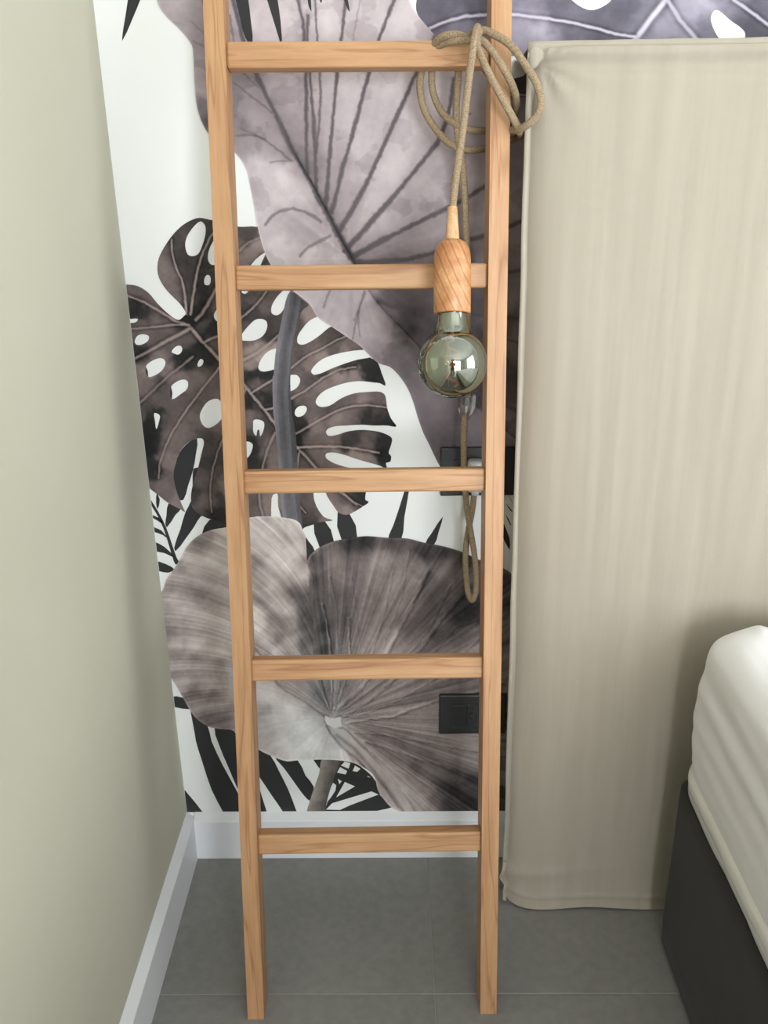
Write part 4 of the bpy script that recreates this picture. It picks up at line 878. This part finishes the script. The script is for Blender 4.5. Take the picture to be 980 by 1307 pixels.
for z in vz:
    hem = 0.0
    for u in ux:
        lift = 0.0
        if z < 0.12:
            k = (1-z/0.12); lift = k*(0.010*math.exp(-u/0.018)+0.004*nz(u*9, 1, 1)+0.003)
        left = -0.006*math.exp(-((z-0.055)/0.018)**2)*math.exp(-u/0.02)+0.004*math.exp(-((z-0.035)/0.008)**2)*math.exp(-u/0.01)+0.0022*nz(0, z*7, 2)*math.exp(-u/0.02)
        vs.append((HX0+u+left-0.0119*(z-0.1), -HD-front_depth(u, z), z+lift+0.001))
nu = len(ux)
for j in range(len(vz)-1):
    for i in range(nu-1): fs.append((j*nu+i, j*nu+i+1, (j+1)*nu+i+1, (j+1)*nu+i))
hpart('front_cover', vs, fs, M['linen'])
# side panel (slightly hollow), top panel, right side
def strip(name, rows, mat):
    v, f = [], []; n = len(rows[0])
    for r in rows: v += r
    for j in range(len(rows)-1):
        for i in range(n-1): f.append((j*n+i, j*n+i+1, (j+1)*n+i+1, (j+1)*n+i))
    return hpart(name, v, f, mat)
deps = [0.0, 0.02, 0.05, 0.08, 0.105, 0.12, 0.131]
def edge_left(z): return vs[vz.index(z)*nu][0], vs[vz.index(z)*nu][1], vs[vz.index(z)*nu][2]
rows = []
for z in vz:
    ex_, ey_, ez_ = edge_left(z)
    rows.append([(ex_+(0.031 if i < len(deps)-2 else 0.016 if i < len(deps)-1 else 0.0)+0.001*nz(d*20, z*6, 4), -0.002+(ey_+0.002)*d/0.131 if i < len(deps)-1 else ey_, ez_) for i, d in enumerate(deps)])
strip('side_cover', rows, M['linen'])
rows = []
for i, u in enumerate(ux):
    tx, ty, tz = vs[(len(vz)-1)*nu+i]
    rows.append([(tx, -0.002+(ty+0.002)*k/6, tz-0.004*math.sin(math.pi*k/6)+0.001*nz(u*20, k, 4)*(0 < k < 6)) for k in range(7)])
strip('top_cover', rows, M['linen'])
rows = []
for z in vz:
    ex_, ey_, ez_ = vs[vz.index(z)*nu+nu-1]; rows.append([(ex_, -0.002+(ey_+0.002)*k/4, ez_) for k in range(5)])
strip('side_cover', rows, M['linen'])
# seam flanges: a narrow doubled strip standing along the left and top front edges
def flange(name, path, out, wd, th):
    v, f = [], []
    for p, o in zip(path, out):
        p, o = Vector(p), Vector(o)
        fr = Vector((0, -th, 0)); inn = -o*0.5
        v += [p+inn*wd, p+o*wd*0.5, p+o*wd*0.5+fr, p+fr*1.4, p+inn*wd+fr]
    n = 5
    for j in range(len(path)-1):
        for i in range(n): f.append((j*n+i, j*n+(i+1) % n, (j+1)*n+(i+1) % n, (j+1)*n+i))
    f += [tuple(range(n))[::-1], tuple(range((len(path)-1)*n, len(path)*n))]
    return hpart(name, v, f, M['linen_trim'])
pl = []
for z in [v for v in vz if 0.09 < v < HZ-0.003]:
    j = min(range(len(vz)), key=lambda k: abs(vz[k]-z)); a = vs[j*nu]
    pl.append((a[0]+0.0030, -HD-0.0008, z))
flange('seam_flange', pl, [(-1, 0, 0)]*len(pl), 0.0066, 0.0016)
pt = [(vs[(len(vz)-1)*nu][0]+u, -HD-0.0030, HZ+0.0030+0.0012*nz(u*18, 4, 3)) for u in [0.0+0.012*i for i in range(168)]]
flange('seam_flange', pt, [(0, 0, 1)]*len(pt), 0.012, 0.0025)

# puffed corner of the cover where the two flanges meet
cx_, cz_ = vs[(len(vz)-1)*nu][0]+0.0105, HZ-0.006
ear_v, ear_f = [], []
for i in range(11):
    ph = math.pi*i/10
    for k in range(18):
        an = 2*math.pi*k/18; rr = 1+0.16*math.sin(3*an+1)*math.sin(ph)+0.10*nz(math.cos(an)*3, math.sin(an)*3, ph*2)
        ear_v.append((cx_+0.0115*rr*math.sin(ph)*math.cos(an), -HD-0.001-0.0065*math.cos(ph)*1.0, cz_+0.0150*rr*math.sin(ph)*math.sin(an)))
for i in range(10):
    for k in range(18): ear_f.append((i*18+k, i*18+(k+1) % 18, (i+1)*18+(k+1) % 18, (i+1)*18+k))
hpart('corner_tuck', ear_v, ear_f, M['linen_trim'])

# ================================================================ BED BASE and MATTRESS
BX0, BX1, BY0, BY1, BZ = 0.862, 2.46, -0.205, -2.15, 0.345
def round_rect(x0, x1, y0, y1, r, fine):
    """perimeter points, dense around the head-left corner; starts at the left side foot end and runs to the head"""
    P = []
    ys_ = [y1+r+(y0-y1-2*r)*i/40 for i in range(30)]; ys_ += list(np.linspace(ys_[-1], y0-r, fine)[1:])
    P += [(x0, y) for y in ys_]
    P += [(x0+r-r*math.cos(a), y0-r+r*math.sin(a)) for a in np.linspace(0, math.pi/2, 18)[1:]]
    P += [(x, y0) for x in np.linspace(x0+r, x1-r, 50)[1:]]
    P += [(x1-r+r*math.sin(a), y0-r+r*math.cos(a)) for a in np.linspace(0, math.pi/2, 8)[1:]]
    P += [(x1, y) for y in np.linspace(y0-r, y1+r, 20)[1:]]
    P += [(x1-r+r*math.cos(a), y1+r-r*math.sin(a)) for a in np.linspace(0, math.pi/2, 8)[1:]]
    P += [(x, y1) for x in np.linspace(x1-r, x0+r, 20)[1:]]
    P += [(x0+r-r*math.sin(a), y1+r-r*math.cos(a)) for a in np.linspace(0, math.pi/2, 8)[1:-1]]
    return P
def ring_solid(name, rings, mat, parent, origin, closed_bottom=True):
    v, f = [], []; n = len(rings[0])
    for r in rings: v += r
    for j in range(len(rings)-1):
        for i in range(n): f.append((j*n+i, j*n+(i+1) % n, (j+1)*n+(i+1) % n, (j+1)*n+i))
    f.append(tuple(range((len(rings)-1)*n, len(rings)*n)))
    if closed_bottom: f.append(tuple(range(n))[::-1])
    o = mesh_obj(name, v, f, mat, None, True); o.parent = parent; o.data.transform(Matrix.Translation(-Vector(origin))); return o
base_o = ((BX0+BX1)/2, (BY0+BY1)/2, 0)
base = tag(empty('bed_base', base_o), 'charcoal upholstered box bed base under the white mattress', 'bed base')
rings = []
for z, ins in ((0.012, 0.006), (0.016, 0.001), (0.06, 0.0), (0.12, 0), (0.18, 0), (0.24, 0), (0.30, 0.0), (0.334, 0.001), (0.342, 0.006), (BZ, 0.02)):
    rings.append([(x+0.0015*nz(y*4, z*6, 2), y, z) for x, y in round_rect(BX0+ins, BX1-ins, BY0-ins, BY1+ins, 0.03, 40)])
ring_solid('upholstery', rings, M['charcoal'], base, base_o)
for x, y in ((BX0+0.12, BY0-0.12), (BX1-0.12, BY0-0.12), (BX0+0.12, BY1+0.12), (BX1-0.12, BY1+0.12)):
    o = lathe('foot', [(0, 0.0003), (0, 0.022), (0.014, 0.024)], (x, y, 0.0), (0, 0, 1), M['plate'], None, 16); o.parent = base; o.data.transform(Matrix.Translation(-Vector(base_o)))
MX0, MX1, MY0, MY1, MZ0, MZ1 = BX0-0.002, BX1+0.002, BY0+0.012, BY1-0.005, BZ+0.002, 0.622
mat_o = ((MX0+MX1)/2, (MY0+MY1)/2, MZ0)
matt = tag(empty('mattress', mat_o), 'white mattress in a wrinkled fitted sheet on the charcoal base', 'mattress')
def ridge(t, c, w_): return math.exp(-((t-c)/w_)**2)
def msec(z):         # profile: (inset, z)
    return 0.0
prof_m = [(0.034, MZ0), (0.020, MZ0+0.004), (0.012, MZ0+0.012)]
zz = MZ0+0.012
side = [MZ0+0.02+i*0.0055 for i in range(int((MZ1-0.036-MZ0-0.02)/0.0055))]
for z in side: prof_m.append((0.006+0.010*((z-MZ0)/(MZ1-MZ0))**2-0.006*math.sin(math.pi*(z-MZ0)/(MZ1-MZ0)), z))
zl, il = side[-1], prof_m[-1][0]
for a in np.linspace(0, math.pi/2, 14)[1:]: prof_m.append((il+0.040*(1-math.cos(a)), zl+(MZ1-zl)*math.sin(a)))
for k in range(1, 14): prof_m.append((il+0.040+0.0075*k, MZ1+0.0015))
for k in (0.2, 0.28, 0.4, 0.55, 0.7): prof_m.append((k, MZ1+0.002))
rings = []
for ins, z in prof_m:
    r = max(0.062-ins*0.4, 0.02)+0.032*max(0.0, 1-(z-MZ0)/0.13); ring = []
    base_ring = round_rect(MX0+ins, MX1-ins, MY0-ins, MY1+ins, r, 90)
    for x, y in base_ring:
        dy = MY0-y                                 # distance from the head end along the side
        d = 0.0; dzz = 0.0
        onside = math.exp(-max(0, x-MX0-0.10)/0.06)
        if onside > 0.02:
            for zc_, wd_, am, y0_, ln, sl in ((0.575, 0.010, 0.0075, 0.10, 0.9, 0.05), (0.548, 0.008, -0.006, 0.12, 0.8, 0.06), (0.525, 0.009, 0.006, 0.05, 0.7, 0.05), (0.497, 0.007, -0.0045, 0.10, 0.8, 0.03), (0.472, 0.006, 0.0025, 0.07, 0.5, 0.02),
                                              (0.452, 0.005, -0.0015, 0.05, .5, 0.02), (0.435, 0.006, 0.002, 0.02, 0.4, 0.03), (0.405, 0.005, 0.0018, 0.04, 0.45, 0.0), (0.385, 0.004, -0.0015, 0.03, .4, 0.0), (0.598, 0.006, 0.005, 0.06, .5, 0.03)):
                t = (dy-y0_+0.08)/ln
                if t > 0:
                    e = min(1, t*6)*math.exp(-t*1.1); c = zc_-sl*(dy-0.1)+0.004*nz(dy*7, zc_*50, 0)
                    d += 0.5*am*e*ridge(z, c, wd_*1.5)
            d += 0.002*nz(dy*4, z*14, 6)+0.0005*nz(dy*16, z*60, 8)
            d += 0.0014*math.sin(z*75+1.0)*math.exp(-dy/0.06)      # scalloped head corner
            d *= onside
        if z > MZ1-0.03:
            t = x-MX0
            dzz += 0.006*math.exp(-((t-0.085)/0.012)**2-((dy-0.06)/0.03)**2)+0.0035*nz(x*12, y*7, 3)*min(1, (z-MZ1+0.03)/0.03)
            dzz += 0.003*math.sin((t*0.8+dy*0.5)*90)*math.exp(-((t-0.1)/0.07)**2)*math.exp(-dy/0.25)
        nxv = -1.0 if x < MX0+0.2 else 0.0
        hy = 0.5*d if dy < 0.08 else 0.0
        ring.append((x+nxv*d, y+hy, z+dzz))
    rings.append(ring)
ring_solid('fitted_sheet', rings, M['sheet'], matt, mat_o)
def band(name, z0, z1, out, mat, wob, seed):
    rs_ = []
    n = 7
    for k in range(n):
        t = k/(n-1); z = z0+(z1-z0)*t; b = out*math.sin(math.pi*t)**0.28
        ring = []
        for x, y in round_rect(MX0-b+0.0055, MX1+b-0.0055, MY0+b-0.0055, MY1-b+0.0055, 0.062+0.032*max(0.0, 1-(z-MZ0)/0.13), 90):
            w1 = wob*nz(y*9, x*3, seed)*(1-t); ring.append((x-0.6*abs(w1), y, z+w1))
        rs_.append(ring)
    v, f = [], []; m = len(rs_[0])
    for r in rs_: v += r
    for j in range(n-1):
        for i in range(m): f.append((j*m+i, j*m+(i+1) % m, (j+1)*m+(i+1) % m, (j+1)*m+i))
    o = mesh_obj(name, v, f, mat, None, True); o.parent = matt; o.data.transform(Matrix.Translation(-Vector(mat_o))); return o
band('elastic_hem', MZ0+0.012, MZ0+0.038, 0.0065, M['hem'], 0.003, 1)
band('hem_fringe', MZ0+0.0005, MZ0+0.016, 0.006, M['hem_sheer'], 0.004, 5)

# ================================================================ PERSON behind the camera (seen as the dark figure mirrored in the bulb)
PX, PY = 0.43, -1.80
def skin_mesh(name, nodes, edges, mat, parent, sub=2):
    """grow a continuous surface over a joint skeleton: nodes = {key: (x, y, z, radius)}"""
    keys = list(nodes); idx = {k: i for i, k in enumerate(keys)}
    me = bpy.data.meshes.new(name+'_skeleton'); me.from_pydata([nodes[k][:3] for k in keys], [(idx[a], idx[b]) for a, b in edges], [])
    o = bpy.data.objects.new(name+'_skeleton', me); col.objects.link(o)
    md = o.modifiers.new('skin', 'SKIN'); md.use_smooth_shade = True
    for i, k in enumerate(keys):
        sv = me.skin_vertices[0].data[i]; r = nodes[k][3]; sv.radius = r if isinstance(r, tuple) else (r, r); sv.use_root = (i == 0)
    ss = o.modifiers.new('sub', 'SUBSURF'); ss.levels = sub; ss.render_levels = sub
    dg = bpy.context.evaluated_depsgraph_get(); dg.update()
    nm = bpy.data.meshes.new_from_object(o.evaluated_get(dg)); nm.name = name
    bpy.data.objects.remove(o); bpy.data.meshes.remove(me)
    nm.materials.clear(); nm.materials.append(mat); nm.polygons.foreach_set('use_smooth', [True]*len(nm.polygons))
    return link(bpy.data.objects.new(name, nm), parent)
M['skin'] = m_plain('skin', rgb(196, 150, 122), 0.55, 90, 0.05)
M['cloth_dark'] = m_fabric('dark_cotton', rgb(38, 38, 42), rgb(46, 46, 50), 600)
M['hair'] = m_plain('dark_hair', rgb(44, 34, 28), 0.6, 160, 0.4)
M['eye'] = m_plain('eye', rgb(226, 224, 220), 0.2, 50, 0.02)
M['lip'] = m_plain('lip', rgb(172, 104, 92), 0.45, 120, 0.05)
person = tag(empty('person', (PX, PY, 0)), 'person in dark clothes with raised forearms, mirrored in the globe bulb', 'person')
N = {'pelvis': (0, 0, .92, (.145, .105)), 'waist': (0, .005, 1.06, (.118, .09)), 'chest': (0, .0, 1.24, (.145, .10)), 'collar': (0, 0, 1.35, (.09, .07)), 'neck': (0, .005, 1.42, .050), 'jaw': (0, .022, 1.485, (.058, .070)), 'face': (0, .018, 1.555, (.073, .092)), 'crown': (0, .008, 1.625, (.060, .075))}
EG = [('pelvis', 'waist'), ('waist', 'chest'), ('chest', 'collar'), ('collar', 'neck'), ('neck', 'jaw'), ('jaw', 'face'), ('face', 'crown')]
for sgn, t in ((-1, 'l'), (1, 'r')):
    N.update({'sho'+t: (sgn*.165, 0, 1.335, .055), 'elb'+t: (sgn*.235, .07, 1.09, .042), 'fore'+t: (sgn*.165, .17, 1.125, .038), 'wri'+t: (sgn*.085, .262, 1.165, .026), 'palm'+t: (sgn*.070, .292, 1.195, (.034, .016)), 'knuc'+t: (sgn*.064, .304, 1.225, (.036, .014)),
              'hip'+t: (sgn*.088, 0, .86, .092), 'thigh'+t: (sgn*.098, .008, .68, .078), 'knee'+t: (sgn*.105, .012, .48, .056), 'calf'+t: (sgn*.108, -.008, .34, .052), 'ank'+t: (sgn*.110, -.015, .085, .036), 'foot'+t: (sgn*.118, .05, .040, (.038, .030)), 'toe'+t: (sgn*.122, .13, .030, (.040, .022))})
    EG += [('chest', 'sho'+t), ('sho'+t, 'elb'+t), ('elb'+t, 'fore'+t), ('fore'+t, 'wri'+t), ('wri'+t, 'palm'+t), ('palm'+t, 'knuc'+t), ('pelvis', 'hip'+t), ('hip'+t, 'thigh'+t), ('thigh'+t, 'knee'+t), ('knee'+t, 'calf'+t), ('calf'+t, 'ank'+t), ('ank'+t, 'foot'+t), ('foot'+t, 'toe'+t)]
    for f, (dx, ln) in enumerate(((-.024, .030), (-.008, .036), (.008, .034), (.023, .026))):
        a, b = 'f%d%s' % (f, t), 'g%d%s' % (f, t)
        N[a] = (sgn*.064+dx, .318, 1.225+ln*.8, .0088); N[b] = (sgn*(.064-.016)+dx, .326, 1.225+ln*1.6, .0078); EG += [('knuc'+t, a), (a, b)]
    N['th'+t] = (sgn*.036, .310, 1.212, .0105); N['ti'+t] = (sgn*.030, .300, 1.244, .009); EG += [('palm'+t, 'th'+t), ('th'+t, 'ti'+t)]
skin_mesh('body', N, EG, M['skin'], person)
def grown(keys, ex): return {k: N[k][:3]+((tuple(r+ex for r in N[k][3]) if isinstance(N[k][3], tuple) else N[k][3]+ex),) for k in keys}
tk = ['pelvis', 'waist', 'chest', 'collar', 'shol', 'shor', 'elbl', 'elbr']
skin_mesh('shirt', grown(tk, .012), [e for e in EG if e[0] in tk and e[1] in tk], M['cloth_dark'], person)
lk = ['pelvis']+[k+t for t in 'lr' for k in ('hip', 'thigh', 'knee', 'calf', 'ank')]
skin_mesh('trousers', grown(lk, .012), [e for e in EG if e[0] in lk and e[1] in lk], M['cloth_dark'], person)
skin_mesh('hair', {'a': (0, -.012, 1.600, (.080, .088)), 'b': (0, -.005, 1.650, (.066, .074)), 'c': (0, -.045, 1.52, (.072, .05)), 'd': (0, -.05, 1.44, (.06, .03))}, [('a', 'b'), ('a', 'c'), ('c', 'd')], M['hair'], person)
for sgn in (-1, 1):
    lathe('eye', [(0, .0003), (.003, .009), (.009, .012), (.015, .009), (.018, .0003)], (sgn*.030, .088, 1.560), (0, 1, 0), M['eye'], person, 14)
    lathe('ear', [(0, .0003), (.002, .016), (.012, .018), (.016, .0003)], (sgn*.068, .012, 1.545), (sgn, -.2, 0), M['skin'], person, 14, True, 1.0, 0.6)
skin_mesh('nose', {'a': (0, .100, 1.555, .009), 'b': (0, .116, 1.525, .012)}, [('a', 'b')], M['skin'], person)
skin_mesh('mouth', {'a': (-.020, .082, 1.487, .005), 'b': (0, .090, 1.486, .008), 'c': (.020, .082, 1.487, .005)}, [('a', 'b'), ('b', 'c')], M['lip'], person)
